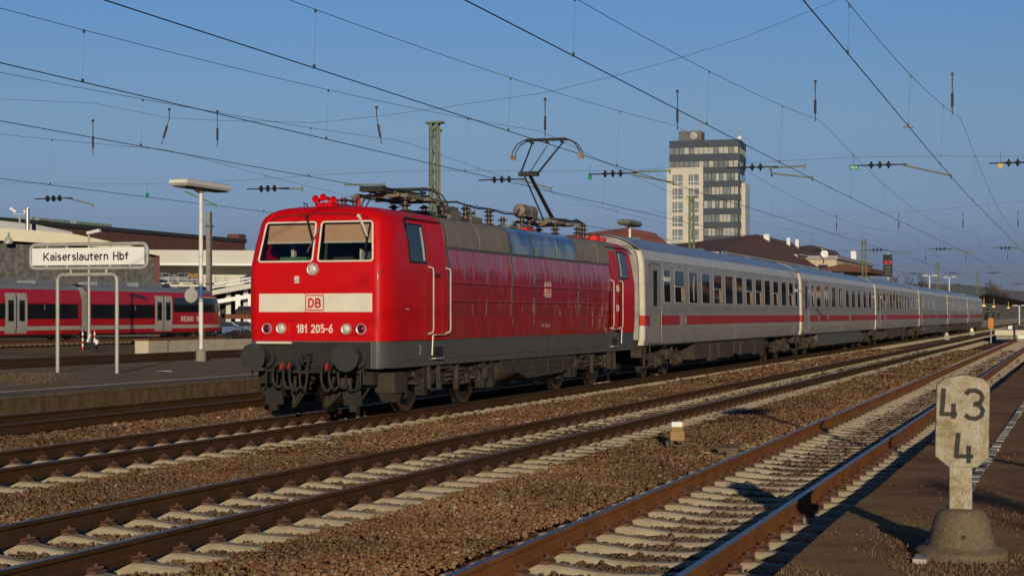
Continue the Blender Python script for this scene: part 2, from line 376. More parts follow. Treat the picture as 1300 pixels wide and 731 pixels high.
M['sleeper'] = mat('concrete_sleeper', (.43, .355, .235), .9, var=.14, scale=5, bump=.25, bscale=70, dirt=(.17, .115, .065), damt=.58, dscale=3.2)
M['sleeper_old'] = mat('brown_stained_sleeper', (.15, .095, .055), .9, var=.25, scale=5, dirt=(.08, .05, .03), damt=.5, dscale=4)
M['clip'] = mat('rusty_rail_clip', (.10, .045, .026), .8, var=.3, scale=12)
M['railside'] = mat('rail_rust_brown', (.074, .038, .018), .95, spec=.05, var=.22, scale=3, dirt=(.040, .022, .014), damt=.35, dscale=2, dsc=(.4, 2, 2))
M['railside_red'] = mat('rail_rust_orange', (.235, .088, .028), .95, spec=.055, var=.25, scale=3, dirt=(.10, .040, .022), damt=.4, dscale=2, dsc=(.4, 2, 2))
M['railtop'] = mat('rail_polished_top', (.24, .24, .25), .38, 1, var=.1, scale=4, vsc=(.2, 3, 1))
M['railtop_mid'] = mat('rail_worn_top', (.22, .20, .19), .38, .8, var=.2, scale=4, vsc=(.2, 3, 1))
M['railtop_dull'] = mat('rail_dull_top', (.20, .15, .12), .45, .7, var=.2, scale=4, vsc=(.2, 3, 1))

g = MB(); g.add([(-6000,-6000,-.42),(9000,-6000,-.42),(9000,9000,-.42),(-6000,9000,-.42)], [(0,1,2,3)])
tag(g.build('ground', M['yard']), kind='structure')
g = MB(); g.add([(-12,1.9,-.315),(420,1.9,-.315),(420,18.93,-.315),(-12,18.93,-.315)], [(0,1,2,3)])
tag(g.build('track_bed', M['ballast']), kind='structure')
g = MB(); g.add([(-12,28.6,-.22),(520,28.6,-.22),(520,41.9,-.22),(-12,41.9,-.22)], [(0,1,2,3)])
tag(g.build('yard_bed', M['ballast']), kind='structure')

PF0, PFA = 3.326, .00497            # near track axis: y = PF0 + PFA*x
TR = {'near': None, 'middle': 7.95, 'train': 12.69, 'platform': 17.40}
def yf(x): return PF0+PFA*x

# ballast stones -------------------------------------------------------
def sleepers_x(k):
    return {0: 6.3, 1: 5.9, 2: 6.1, 3: 6.2}[k]
SP = .62
def on_sleeper(x, y):
    hit = np.zeros(len(x), bool)
    for k, yc in enumerate((None, 7.95, 12.69)):
        yy = (PF0+PFA*x) if yc is None else yc
        d = np.abs(((x-sleepers_x(k)+SP/2) % SP)-SP/2)
        hit |= (np.abs(y-yy) < 1.30) & (d < .13)
    return hit
def near_rail(x, y):
    hit = np.zeros(len(x), bool)
    for yc in (None, 7.95, 12.69, 17.4):
        yy = (PF0+PFA*x) if yc is None else yc
        hit |= (np.abs(np.abs(y-yy)-.75) < .10)
    return hit
ICO = None
def rocks(n_, zone, size, shape, z_of):
    """a mesh of angular stones scattered over the bed"""
    x0, x1, y0, y1 = zone
    x = rng.uniform(x0, x1, n_); y = rng.uniform(y0, y1, n_)
    Zc = x*CT+y*ST; Xc = x*ST-y*CT; u = 650+F*Xc/np.maximum(Zc, .1); v = V0+F*(HC+.2)/np.maximum(Zc, .1)
    k = (Zc > 5) & (u > -330) & (u < 1630) & (v < 930)
    k &= ~(on_sleeper(x, y) & (rng.random(n_) > .03)) & ~near_rail(x, y)
    x, y = x[k], y[k]; n = len(x)
    r = size*np.clip(rng.lognormal(-.05, .34, n), .4, 2.1)
    z = z_of(x, y)+rng.uniform(-.5, .35, n)*r
    if shape == 'ico':
        bm = bmesh.new(); bmesh.ops.create_icosphere(bm, subdivisions=1, radius=1); bv = np.array([q.co[:] for q in bm.verts]); bf = np.array([[q.index for q in f.verts] for f in bm.faces]); bm.free()
    else:
        bv = np.array([(a, b, c) for c in (-1, 1) for a, b in ((-1,-1),(1,-1),(1,1),(-1,1))], float)*.72
        bf = np.array([(0,3,2,1),(4,5,6,7),(0,1,5,4),(1,2,6,5),(2,3,7,6),(3,0,4,7)])
    nv = len(bv)
    V = bv[None]*(1+rng.normal(0, .26, (n, nv, 1)))+rng.normal(0, .16, (n, nv, 3))
    V *= rng.uniform(.55, 1.35, (n, 1, 3))
    a = rng.uniform(0, 6.283, n); b = rng.uniform(0, 6.283, n)
    ca, sa, cb, sb = np.cos(a)[:, None], np.sin(a)[:, None], np.cos(b)[:, None], np.sin(b)[:, None]
    X, Y, Zz = V[..., 0], V[..., 1], V[..., 2]
    Y, Zz = Y*cb-Zz*sb, Y*sb+Zz*cb
    X, Y = X*ca-Y*sa, X*sa+Y*ca
    V = np.stack([X*r[:, None]+x[:, None], Y*r[:, None]+y[:, None], Zz*r[:, None]*.85+z[:, None]], -1)
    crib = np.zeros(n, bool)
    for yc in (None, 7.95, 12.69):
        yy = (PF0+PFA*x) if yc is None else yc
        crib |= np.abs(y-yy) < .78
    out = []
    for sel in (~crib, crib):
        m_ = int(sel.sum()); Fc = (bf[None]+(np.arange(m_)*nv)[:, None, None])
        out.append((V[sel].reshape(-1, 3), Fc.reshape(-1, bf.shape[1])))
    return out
def fast_mesh(name, parts, m):
    me = bpy.data.meshes.new(name)
    nv = sum(len(p[0]) for p in parts); V = np.concatenate([p[0] for p in parts])
    loops = []; starts = []; off = 0; ls = 0
    for v_, f_ in parts:
        loops.append((f_+off).ravel()); k = f_.shape[1]
        starts.append(ls+np.arange(len(f_))*k); ls += f_.size; off += len(v_)
    loops = np.concatenate(loops); starts = np.concatenate(starts)
    me.vertices.add(nv); me.vertices.foreach_set('co', V.astype(np.float32).ravel())
    me.loops.add(len(loops)); me.loops.foreach_set('vertex_index', loops.astype(np.int32))
    me.polygons.add(len(starts)); me.polygons.foreach_set('loop_start', starts.astype(np.int32))
    me.update(calc_edges=True); me.validate()
    me.materials.append(m)
    o = bpy.data.objects.new(name, me); C.objects.link(o); return o
def bedz(x, y):
    z = np.full(len(x), -.205)
    for yc in (None, 7.95, 12.69):
        yy = (PF0+PFA*x) if yc is None else yc
        z = np.where(np.abs(y-yy) < 1.35, -.248 if yc is None else -.238, z)
    z = z+.02*np.sin(x*.9+y*1.7)*np.sin(x*.37-y*.8)*(z > -.22)
    z = np.where((y > 14.3) & (y < 16.2), z+.05, z)
    return z
parts = [rocks(200000, (5, 21, 1.95, 18.9), .0168, 'ico', bedz),
         rocks(480000, (21, 46, 1.95, 18.9), .021, 'cube', bedz),
         rocks(90000, (46, 95, 1.95, 18.9), .038, 'cube', bedz)]
o = fast_mesh('ballast', [q[0] for q in parts], M['stones'])
tag(o, 'brown crushed stone ballast lying between and beside the tracks', 'gravel', kind='stuff')
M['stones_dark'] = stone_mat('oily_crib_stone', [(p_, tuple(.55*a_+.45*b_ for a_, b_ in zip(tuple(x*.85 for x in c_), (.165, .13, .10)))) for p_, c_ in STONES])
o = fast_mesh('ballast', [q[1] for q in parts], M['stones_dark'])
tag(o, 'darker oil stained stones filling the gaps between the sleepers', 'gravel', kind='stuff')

# tracks ---------------------------------------------------------------
RAILP = [(-.075,-.172),(.075,-.172),(.075,-.162),(.022,-.142),(.0095,-.125),(.0095,-.052),(.018,-.045),(.036,-.034),(.036,-.010),(.029,-.001),(-.029,-.001),(-.036,-.010),(-.036,-.034),(-.018,-.045),(-.0095,-.052),(-.0095,-.125),(-.022,-.142),(-.075,-.162)]
def rail_mesh(x0, x1, side, top, parent):
    g = MB(); n = len(RAILP)
    xs = [x0]
    while xs[-1] < x1: xs.append(min(x1, xs[-1]+20))
    vs = [(x, p[0], p[1]) for x in xs for p in RAILP]; fs = []; ms = []
    for i in range(len(xs)-1):
        for j in range(n):
            j2 = (j+1) % n
            fs.append((i*n+j, i*n+j2, (i+1)*n+j2, (i+1)*n+j)); ms.append(1 if j == 9 else 0)
    fs.append(tuple(range(n))); ms.append(0); fs.append(tuple(range((len(xs)-1)*n, len(xs)*n))); ms.append(0)
    g.v = vs; g.f = fs; g.m = ms
    return g.build('rail', [side, top], parent, smooth=28)
def sleeper_mesh(seed=0):
    rr = random.Random(seed); g = MB()
    st = [(-1.30,-.215,.055,.11),(-1.27,-.196,.068,.125),(-1.0,-.186,.072,.135),(-.90,-.174,.078,.14),(-.60,-.174,.078,.14),(-.46,-.192,.068,.13),(-.22,-.219,.056,.112),(0,-.223,.054,.105)]
    st = st+[(-a, b, c, d) for a, b, c, d in reversed(st[:-1])]
    vs = []; fs = []
    for (s, zt, wt, wb) in st:
        j = rr.uniform(-.003, .003)
        vs += [(-wb, s, -.37), (-wt-.012, s, zt-.018), (-wt+.01, s, zt+j), (wt-.01, s, zt+j), (wt+.012, s, zt-.018), (wb, s, -.37)]
    for i in range(len(st)-1):
        for j in range(5): fs.append((i*6+j, (i+1)*6+j, (i+1)*6+j+1, i*6+j+1))
    fs.append((0,1,2,3,4,5)); k = (len(st)-1)*6; fs.append((k+5,k+4,k+3,k+2,k+1,k))
    return g.add(vs, fs)
def clip_mesh(sg):
    g = MB()
    if True:
        y = sg*.105
        g.prism([(-.075, -.178), (-.075, -.150), (-.03, -.140), (.03, -.140), (.075, -.150), (.075, -.178)], 'y', y-.045, y+.045)
        g.tube([(-.05, sg*.06, -.137), (-.055, sg*.13, -.128), (-.02, sg*.155, -.126), (-.012, sg*.09, -.125), (.012, sg*.09, -.125), (.02, sg*.155, -.126), (.055, sg*.13, -.128), (.05, sg*.06, -.137)], .009, 5)
        g.cyl((0, y, -.15), (0, y, -.096), .017, .015, 6)
    return g
def track(label, yc, ang, x0, x1, k, side, top, sl_mat, nind=100, clips=60, group='railway tracks'):
    t = thing('railway_track', label, 'track', (0, yc, 0), ang, group)
    for s in (-1, 1):
        r = rail_mesh(x0, x1, side, top, t); r.location = (0, s*.75, 0)
    proto = sleeper_mesh(k).build('sleeper', sl_mat, None, smooth=24)
    cms = [clip_mesh(q).build('rail_clip', M['clip'], None) for q in (-1, 1)]
    me, cmes = proto.data, [q.data for q in cms]
    bpy.data.objects.remove(proto)
    for q in cms: bpy.data.objects.remove(q)
    x = sleepers_x(k)+SP*math.ceil((max(x0, 5.5)-sleepers_x(k))/SP); i = 0; rest = MB()
    while x < x1:
        if i < nind:
            o = bpy.data.objects.new('sleeper', me); C.objects.link(o); o.location = (x, random.uniform(-.012, .012), random.uniform(-.004, .003)); o.rotation_euler = (0, 0, random.uniform(-.006, .006)); setparent(o, t)
            if i < clips:
                for s in (-1, 1):
                    for cme in cmes:
                        c = bpy.data.objects.new('rail_clip', cme); C.objects.link(c); c.location = (0, s*.75, 0); setparent(c, o)
        else:
            for s in (-1, 1):
                rest.box(x-.09, x+.09, s*.35, s*1.3, -.33, -.182)
            rest.box(x-.078, x+.078, -.35, .35, -.33, -.213)
        i += 1; x += SP
    if rest.v: tag(rest.build('sleeper', sl_mat, t), kind='stuff')
    return t
track('nearest track with rust orange rails beside the concrete kilometre stone', PF0, PFA, -4, 128, 0, M['railside_red'], M['railtop'], M['sleeper'], 100, 70)
track('middle track with brown rails between the near track and the train', 7.95, 0, -4, 420, 1, M['railside'], M['railtop_mid'], M['sleeper'], 100, 60)
track('track with brown rails that the red locomotive and coaches stand on', 12.69, 0, -4, 420, 2, M['railside'], M['railtop_mid'], M['sleeper'], 100, 40)
track('dark rusty track running along the edge of the left platform', 17.40, 0, -4, 330, 3, M['railside'], M['railtop_dull'], M['sleeper_old'], 60, 0)
track('rusty siding just behind the left platform', 36.3, 0, 30, 330, 3, M['railside'], M['railtop_dull'], M['sleeper_old'], 60, 0)
track('rusty siding in front of the old beige platform wall', 40.3, 0, 40, 330, 3, M['railside'], M['railtop_dull'], M['sleeper_old'], 60, 0)
track('track under the red regional railcar at left', 68.4, 0, 60, 260, 3, M['rust'], M['railtop_dull'], M['sleeper_old'], 40, 0)

# platforms ------------------------------------------------------------
def noisy_sheet(name, x0, x1, y0, y1, z, step, amp, m, skirt=.5):
    nx = int((x1-x0)/step)+1; ny = int((y1-y0)/step)+1
    X, Y = np.meshgrid(np.linspace(x0, x1, nx), np.linspace(y0, y1, ny), indexing='ij')
    Zv = z+amp*(np.sin(X*1.3+np.sin(Y*1.1)*2)*.5+np.sin(Y*2.1+X*.7)*.5)+rng.normal(0, amp*.25, X.shape)
    V = np.stack([X, Y, Zv], -1).reshape(-1, 3)
    i = np.arange((nx-1)*(ny)).reshape(nx-1, ny)[:, :-1]
    Fq = np.stack([i, i+ny, i+ny+1, i+1], -1).reshape(-1, 4)
    o = fast_mesh(name, [(V, Fq)], m); return o
o = noisy_sheet('platform_ground', -9, 60, -12, 1.98, .045, .12, .012, M['plat_right']); tag(o, kind='structure')
g = MB(); g.box(60, 124, -12, 1.98, -.4, .045); tag(g.build('platform_ground', M['plat_right']), kind='structure')
g = MB(); g.add([(-9, 2.07, -.24), (124, 2.07+.62, -.24), (124, 1.975, .04), (-9, 1.975, .04)], [(0, 1, 2, 3)]); tag(g.build('platform_bank', M['plat_right']), kind='structure')
# left platform
g = MB()
x = -10
while x < 320:
    g.box(x, x+1.992, 18.985, 19.75, .20, .27); x += 2
tag(g.build('platform_kerb', M['kerb'], bevel=.012), kind='structure')
g = MB(); g.box(-10, 320, 19.0, 19.6, -.4, .198); tag(g.build('platform_edge_wall', M['edgewall']), kind='structure')
g = MB(); g.box(-10, 320, 19.753, 28.5, -.4, .262); tag(g.build('platform_surface', M['asphalt']), kind='structure')
g = MB(); g.box(-10, 320, 20.15, 20.27, .2, .266); tag(g.build('painted_line', M['linewhite']), kind='structure')
g = MB(); x = 12
while x < 60:
    if random.random() < .85:
        g.box(x, x+random.uniform(.2, .5), 1.05+random.uniform(-.01, .01), 1.15, .0, .064)
    x += random.uniform(.3, .55)
g.box(60, 120, 1.05, 1.15, .0, .050)
tag(g.build('painted_line', M['lineworn']), kind='structure')

# dry grass ------------------------------------------------------------
def grass(name, pts, m, hh=(.03, .1)):
    n = len(pts); px, py, pz = pts[:, 0], pts[:, 1], pts[:, 2]
    a = rng.uniform(0, 6.283, n); h = rng.uniform(hh[0], hh[1], n); wd = rng.uniform(.002, .0045, n)
    la = rng.uniform(0, 6.283, n); ln = h*rng.uniform(.1, 1.3, n)
    dx, dy = np.cos(a)*wd, np.sin(a)*wd
    lx, ly = np.cos(la)*ln, np.sin(la)*ln
    v = np.stack([np.stack([px-dx, py-dy, pz-.01], -1), np.stack([px+dx, py+dy, pz-.01], -1),
                  np.stack([px+dx*.7+lx*.4, py+dy*.7+ly*.4, pz+h*.65], -1), np.stack([px-dx*.7+lx*.4, py-dy*.7+ly*.4, pz+h*.65], -1),
                  np.stack([px+lx+dx*.15, py+ly+dy*.15, pz+h], -1), np.stack([px+lx-dx*.15, py+ly-dy*.15, pz+h], -1)], 1)
    b = (np.arange(n)*6)[:, None]
    q = np.concatenate([np.concatenate([b+0, b+1, b+2, b+3], 1), np.concatenate([b+3, b+2, b+4, b+5], 1)])
    return fast_mesh(name, [(v.reshape(-1, 3), q)], m)
def grassmat(name, stops):
    m = bpy.data.materials.new(name); n, b = nodes(m); g_ = n.nodes.new('ShaderNodeNewGeometry')
    n.links.new(ramp(n, g_.outputs['Random Per Island'], stops), b.inputs['Base Color']); b.inputs['Roughness'].default_value = .9; b.inputs['Specular IOR Level'].default_value = .2; return m
M['drygrass'] = grassmat('dry_grass_blades', [(0, (.15, .085, .042)), (.4, (.23, .135, .068)), (.7, (.12, .08, .036)), (1, (.33, .22, .12))])
pts = []
for cx, cy, rad, cnt in [(11.2, 1.6, .9, 5200), (10.2, .9, 1.0, 4500), (12.8, .55, .8, 4200), (11.6, .2, .7, 3500), (13.5, 1.55, .5, 1400), (14.6, 1.2, .6, 1500), (12.3, -.3, .7, 2500), (16.0, 1.7, .4, 700), (15.0, .2, 1.0, 2200), (17.5, .2, 1.2, 2000), (18, -1.0, 1.5, 2500), (20.5, .0, 1.6, 1500)]:
    q = rng.normal(0, rad*.55, (cnt, 2))+np.array([cx, cy]); q = q[q[:, 1] < 1.95]
    pts.append(np.column_stack([q, np.full(len(q), .045)]))
pts = np.concatenate(pts); pts = pts[rng.random(len(pts)) < .62]
# keep the trodden bare patches bare
keep = (np.sin(pts[:, 0]*3.1+np.sin(pts[:, 1]*2.3)*1.7)+np.sin(pts[:, 1]*4.3-pts[:, 0]*1.3)) > -.5
o = grass('dry_grass', pts[keep], M['drygrass'], (.005, .024)); tag(o, 'short dry grass on the ground around the kilometre stone', 'grass', kind='stuff')
pts = []
for u_, v_, sp_ in [(30, 487, .7), (15, 482, .6), (46, 476, .5), (22, 478, .8), (38, 482, .5)]:
    p_ = at_Z(u_, v_, F*(HC-.265)/(v_-V0)); q = rng.normal(0, sp_, (260, 2))+np.array([p_.x, p_.y]); pts.append(np.column_stack([q, np.full(260, .265)]))
o = grass('dry_weeds', np.concatenate(pts), M['drygrass'], (.02, .10)); tag(o, 'dry weeds growing through the left platform asphalt', 'weeds', kind='stuff')

# ------------------------------------------------------------------ running gear shared by locomotive, coaches and railcar
def wheel(parent, x, y, r, name='wheel'):
    s = 1 if y > 0 else -1
    g = MB(); g.lathe([(r-.11, -.06), (r-.09, .055), (.20, .02), (.18, .09), (.10, .10)], (x, y, r), (0, s, 0), 28)
    wb = g.build(name, M['wheel'], parent, smooth=40)
    g = MB(); g.lathe([(r+.028, -.075), (r+.028, -.05), (r, -.04), (r-.012, .06), (r-.10, .062), (r-.10, -.07)], (x, y, r), (0, s, 0), 32)
    g.build('tyre', M['tyre'], wb, smooth=30)
    return wb
def coil(g, x, y, z0, z1, r, turns=5, t=.018, mi=0):
    pts = [(x+r*math.cos(a), y+r*math.sin(a), z0+(z1-z0)*a/(2*math.pi*turns)) for a in np.linspace(0, 2*math.pi*turns, turns*10)]
    g.tube(pts, t, 5, mi=mi)
def bogie(parent, cx, wr, wb, heavy=True, m1=None, m2=None):
    m1 = m1 or M['bogie']; m2 = m2 or M['bogie2']
    b = empty('bogie', (cx, 0, 0)); setparent(b, parent)
    for s in (-1, 1):
        g = MB()
        if heavy:
            hw = wb/2
            g.prism([(-hw-.85, .62), (-hw-.85, .86), (-hw-.3, .90), (-.75, .90), (-.45, .74), (.45, .74), (.75, .90), (hw+.3, .90), (hw+.85, .86), (hw+.85, .62), (hw+.45, .66), (hw-.45, .66), (.6, .46), (-.6, .46), (-hw+.45, .66), (-hw-.45, .66)], 'y', s*1.0, s*1.14)
            for q in (-hw-.8, hw+.8): g.box(q-.05, q+.05, s*1.0, s*1.16, .30, .70)
        else:
            hw = wb/2
            g.prism([(-hw-.55, .52), (-hw-.5, .66), (-.7, .70), (-.45, .50), (.45, .50), (.7, .70), (hw+.5, .66), (hw+.55, .52), (hw-.35, .52), (.55, .34), (-.55, .34), (-hw+.35, .52)], 'y', s*.98, s*1.10)
        g.build('bogie_frame', m1, b, bevel=.012)
        for q in (-hw, hw):
            wheel(b, q, s*.75, wr)
            g = MB()
            g.box(q-.17, q+.17, s*.95, s*1.22, wr-.17, wr+.19); g.lathe([(.15, 0), (.15, .08), (.10, .12)], (q, s*1.22, wr), (0, s, 0), 14)
            for e in (-1, 1): g.bar((q+e*.17, s*1.14, wr-.05), (q+e*.52, s*1.14, wr+.10), .09, .10)
            g.build('axle_box', m2, b, smooth=35, bevel=.01)
            g = MB()
            for e in (-1, 1):
                coil(g, q+e*.34, s*1.10, wr-.06, wr+.24, .085); g.cyl((q+e*.34, s*1.10, wr-.10), (q+e*.34, s*1.10, wr-.05), .12, n=12)
            g.build('coil_spring', m2, b, smooth=40)
            g = MB()   # brake block and hanger
            for e in (-1, 1):
                g.box(q+e*(wr+.03)-.03, q+e*(wr+.03)+.05, s*.68, s*.82, wr-.28, wr+.06); g.bar((q+e*(wr+.05), s*.80, wr+.35), (q+e*(wr+.05), s*.80, wr-.25), .05, .06)
            g.build('brake_block', m1, b)
        g = MB()
        if heavy:
            coil(g, -.28, s*1.12, .50, .86, .12, 4, .024); coil(g, .28, s*1.12, .50, .86, .12, 4, .024)
            g.cyl((-.9, s*1.21, .80), (-.25, s*1.21, .80), .055, n=10); g.cyl((0, s*1.22, .36), (0, s*1.22, .92), .06, n=10)
        else:
            g.lathe([(.24, 0), (.27, .08), (.27, .20), (.22, .28)], (0, s*1.08, .50), (0, 0, 1), 16); g.cyl((.55, s*1.16, .34), (.62, s*1.16, .86), .045, n=10); g.cyl((-.5, s*1.17, .60), (-1.0, s*1.17, .62), .04, n=10)
        g.build('damper', m2, b, smooth=40)
        g = MB()
        for k in range(5):
            x0 = random.uniform(-hw-.7, hw+.4); z0 = random.uniform(.38, .82)
            g.tube([(x0, s*1.17, z0), (x0+.15, s*1.19, z0-.05), (x0+.32, s*1.18, z0+.06), (x0+.5, s*1.17, z0-.10)], .016, 6)
        for k in range(4):
            x0 = random.uniform(-hw-.6, hw+.5); z0 = random.uniform(.35, .72); g.box(x0, x0+random.uniform(.08, .22), s*1.12, s*1.20, z0, z0+random.uniform(.08, .2))
        g.build('brake_pipe', m2, b, smooth=50)
    for q in (-wb/2, wb/2):
        g = MB(); g.cyl((q, -.72, wr), (q, .72, wr), .085, n=12); g.build('axle', M['wheel'], b, smooth=40)
    g = MB(); g.box(-.45, .45, -.98, .98, .48, .72); g.build('bolster', m1, b)
    return b
def buffer(parent, x, y, d, r=.235, z=1.06, front=-1):
    """d = reach from the beam; the plate faces -x (front=-1) or +x"""
    g = MB(); g.lathe([(r, 0), (r, .02), (r-.03, .045), (.08, .055), (.08, .2)], (x, y, z), (-front, 0, 0), 28)
    b = g.build('buffer', M['buffer'], parent, smooth=35)
    g = MB(); g.lathe([(.095, .12), (.095, .26), (.13, .27), (.13, d-.03), (.20, d-.03), (.20, d)], (x, y, z), (-front, 0, 0), 18); g.build('buffer_sleeve', M['beam'], b, smooth=35)
    return b
def hose(parent, pts, r=.026, m=None, name='brake_hose'):
    g = MB(); P = [Vector(p) for p in pts]; out = []
    for i in range(len(P)-1):
        a = P[max(i-1, 0)]; b_, c = P[i], P[i+1]; d = P[min(i+2, len(P)-1)]
        for k in range(5):
            t = k/5; out.append(.5*((2*b_)+(-a+c)*t+(2*a-5*b_+4*c-d)*t*t+(-a+3*b_-3*c+d)*t**3))
    out.append(P[-1]); g.tube(out, r, 7); return g.build(name, m or M['black'], parent, smooth=60)

# ------------------------------------------------------------------ locomotive
LX, LY = 25.45, 12.65
loco = thing('electric_locomotive', 'red electric locomotive numbered 181 205-6 heading the train with one pantograph raised', 'locomotive', (LX, LY, 0))
PROF = [(1.33, 1.45), (1.70, 1.47), (2.15, 1.47), (2.62, 1.465), (2.71, 1.45), (3.03, 1.415), (3.41, 1.345), (3.50, 1.30), (3.575, 1.21), (3.635, 1.08), (3.675, .90), (3.70, .65), (3.72, .35), (3.725, 0)]
def x0z(z):
    if z <= 2.62: return .5
    if z <= 3.41: return .5+.2*(z-2.62)/.79
    return float(np.interp(z, [3.41, 3.50, 3.575, 3.635, 3.675, 3.70, 3.72, 3.725], [.70, .735, .79, .86, .96, 1.10, 1.28, 1.45]))
CD, CI = .52, .26
def inset(d): return 0 if d >= CD else CI*(1-math.sqrt(max(0, 1-(1-d/CD)**2)))
DST = [0, .012, .04, .09, .16, .25, .36, .46, CD]
def cab_shell(prof, xend, m, name, parent, front=True, holes=True, mirror=None):
    """shell of a cab: rounded corners, raked window plane; mirror = x length to flip about"""
    g = MB(); rows = len(prof); ns = len(DST)+1; idx = {}
    def X(x): return x if mirror is None else mirror-x
    for s in (-1, 1):
        for i in range(ns):
            for j, (z, wd) in enumerate(prof):
                d = DST[min(i, len(DST)-1)]
                x = x0z(z)+d if i < ns-1 else xend
                y = wd*(1.47-inset(d))/1.47 if i < ns-1 else wd
                idx[s, i, j] = len(g.v); g.v.append((X(x), s*y, z))
        for i in range(ns-1):
            for j in range(rows-1):
                g.f.append((idx[s, i, j], idx[s, i+1, j], idx[s, i+1, j+1], idx[s, i, j+1])); g.m.append(0)
    if front:
        cols = [-1, -.975, -.045, .045, .975, 1]
        cid = {}
        for j, (z, wd) in enumerate(prof):
            wf = wd*(1.47-CI)/1.47
            for k, c in enumerate(cols):
                if k == 0: cid[j, k] = idx[-1, 0, j]
                elif k == len(cols)-1: cid[j, k] = idx[1, 0, j]
                else: cid[j, k] = len(g.v); g.v.append((X(x0z(z)), wf*c, z))
        for j in range(rows-1):
            for k in range(len(cols)-1):
                if holes and 2.70 < prof[j][0] < 3.4 and k in (1, 3): continue
                g.f.append((cid[j, k], cid[j, k+1], cid[j+1, k+1], cid[j+1, k])); g.m.append(0)
    return g.build(name, m, parent, smooth=32)
cab = cab_shell(PROF, 3.36, M['red'], 'front_cab', loco)
# windscreens
def wspoly(s, off, shrink=0):
    wb_, wt_ = 1.45*(1.21/1.47)*.975, 1.345*(1.21/1.47)*.975
    zb, zt = 2.71+shrink, 3.41-shrink
    yi = .052+shrink
    pts = []
    corners = [(yi, zb), (wb_-shrink, zb), (wt_-shrink, zt), (yi, zt)]
    rad = .06
    for i, (y, z) in enumerate(corners):
        p = Vector((y, z)); a = (Vector(corners[i-1])-p).normalized(); b = (Vector(corners[(i+1) % 4])-p).normalized()
        for t in np.linspace(0, 1, 6):
            q = p+a*rad*(1-t)**2+b*rad*t**2
            pts.append((x0z(q.y)-off, s*q.x, q.y))
    return pts
for s in (-1, 1):
    g = MB(); g.tube(wspoly(s, .004, .004), .018, 8, closed=True); ws = g.build('windscreen', M['white_paint'], loco, smooth=60)
    P_ = wspoly(s, -.02, .004); g = MB(); g.add(P_, [tuple(range(len(P_)))]); g.build('pane', M['glass'], ws, fixn=False)
    g = MB(); a, b = (.07, 1.10)
    g.add([(x0z(3.40)+.12, s*a, 3.46), (x0z(3.40)+.12, s*(b-.03), 3.46), (x0z(3.05)+.16, s*b, 3.07), (x0z(3.05)+.16, s*a, 3.07)], [(0, 1, 2, 3)])
    g.box(x0z(3.05)+.15, x0z(3.05)+.18, s*a, s*b, 3.04, 3.072, 1); g.build('sun_blind', [M['blind'], M['whiteblind']], ws)
g = MB()
g.add([(1.95, -1.4, 1.8), (1.95, 1.4, 1.8), (1.95, 1.3, 3.6), (1.95, -1.3, 3.6)], [(0, 1, 2, 3)])
g.box(.56, 1.9, -1.35, 1.35, 2.5, 2.55); g.box(.98, 1.9, -1.05, 1.05, 3.50, 3.52)
g.box(1.7, 1.93, -.2, .2, 2.55, 3.3)
ci = g.build('cab_interior', M['interior'], loco)
g = MB(); g.box(.66, .95, .25, .80, 2.55, 2.80); g.build('console', M['green'], ci, bevel=.02)
g = MB(); g.box(1.2, 1.3, .78, .84, 2.55, 3.05, 0); g.box(1.2, 1.3, -.62, -.58, 2.55, 2.95, 0); g.build('handwheel_column', M['whiteblind'], ci)
g = MB(); g.box(1.0, 1.45, -.95, -.45, 2.5, 2.62); g.box(1.38, 1.48, -.93, -.47, 2.6, 3.1); g.build('driver_seat', M['dgrey'], ci, bevel=.03)
# gutter
g = MB(); pts = []
for y in np.linspace(-1.0, 1.0, 31):
    z = 3.555-.05*(abs(y)/.9)**2 - .07*max(0, (abs(y)-.82)/.2)**2
    pts.append((x0z(z)-.004, y, z))
g.tube(pts, .011, 6); g.build('rain_gutter', M['black'], loco, smooth=60)
# wipers
for (y0, z0, y1, z1, yb, col) in ((.26, 3.50, -.02+.08, 3.09, .0, 'black'), (-.80, 3.50, -1.03, 3.14, 0, 'chrome')):
    g = MB(); g.bar((x0z(z0)-.03, y0, z0), (x0z(z1)-.07, y1, z1), .035, .028); g.cyl((x0z(z0)+.02, y0, z0), (x0z(z0)-.06, y0, z0), .03)
    wp = g.build('wiper', M['black' if col == 'black' else 'whiteblind'], loco)
    g = MB(); d = (-.05, .09)
    g.bar((x0z(z1+.2)-.05, y1-.12 if col == 'black' else y1-.03, z1+.22), (x0z(z1-.22)-.05, y1+.10 if col == 'black' else y1+.03, z1-.22), .02, .025); g.build('wiper_blade', M['black'], wp)
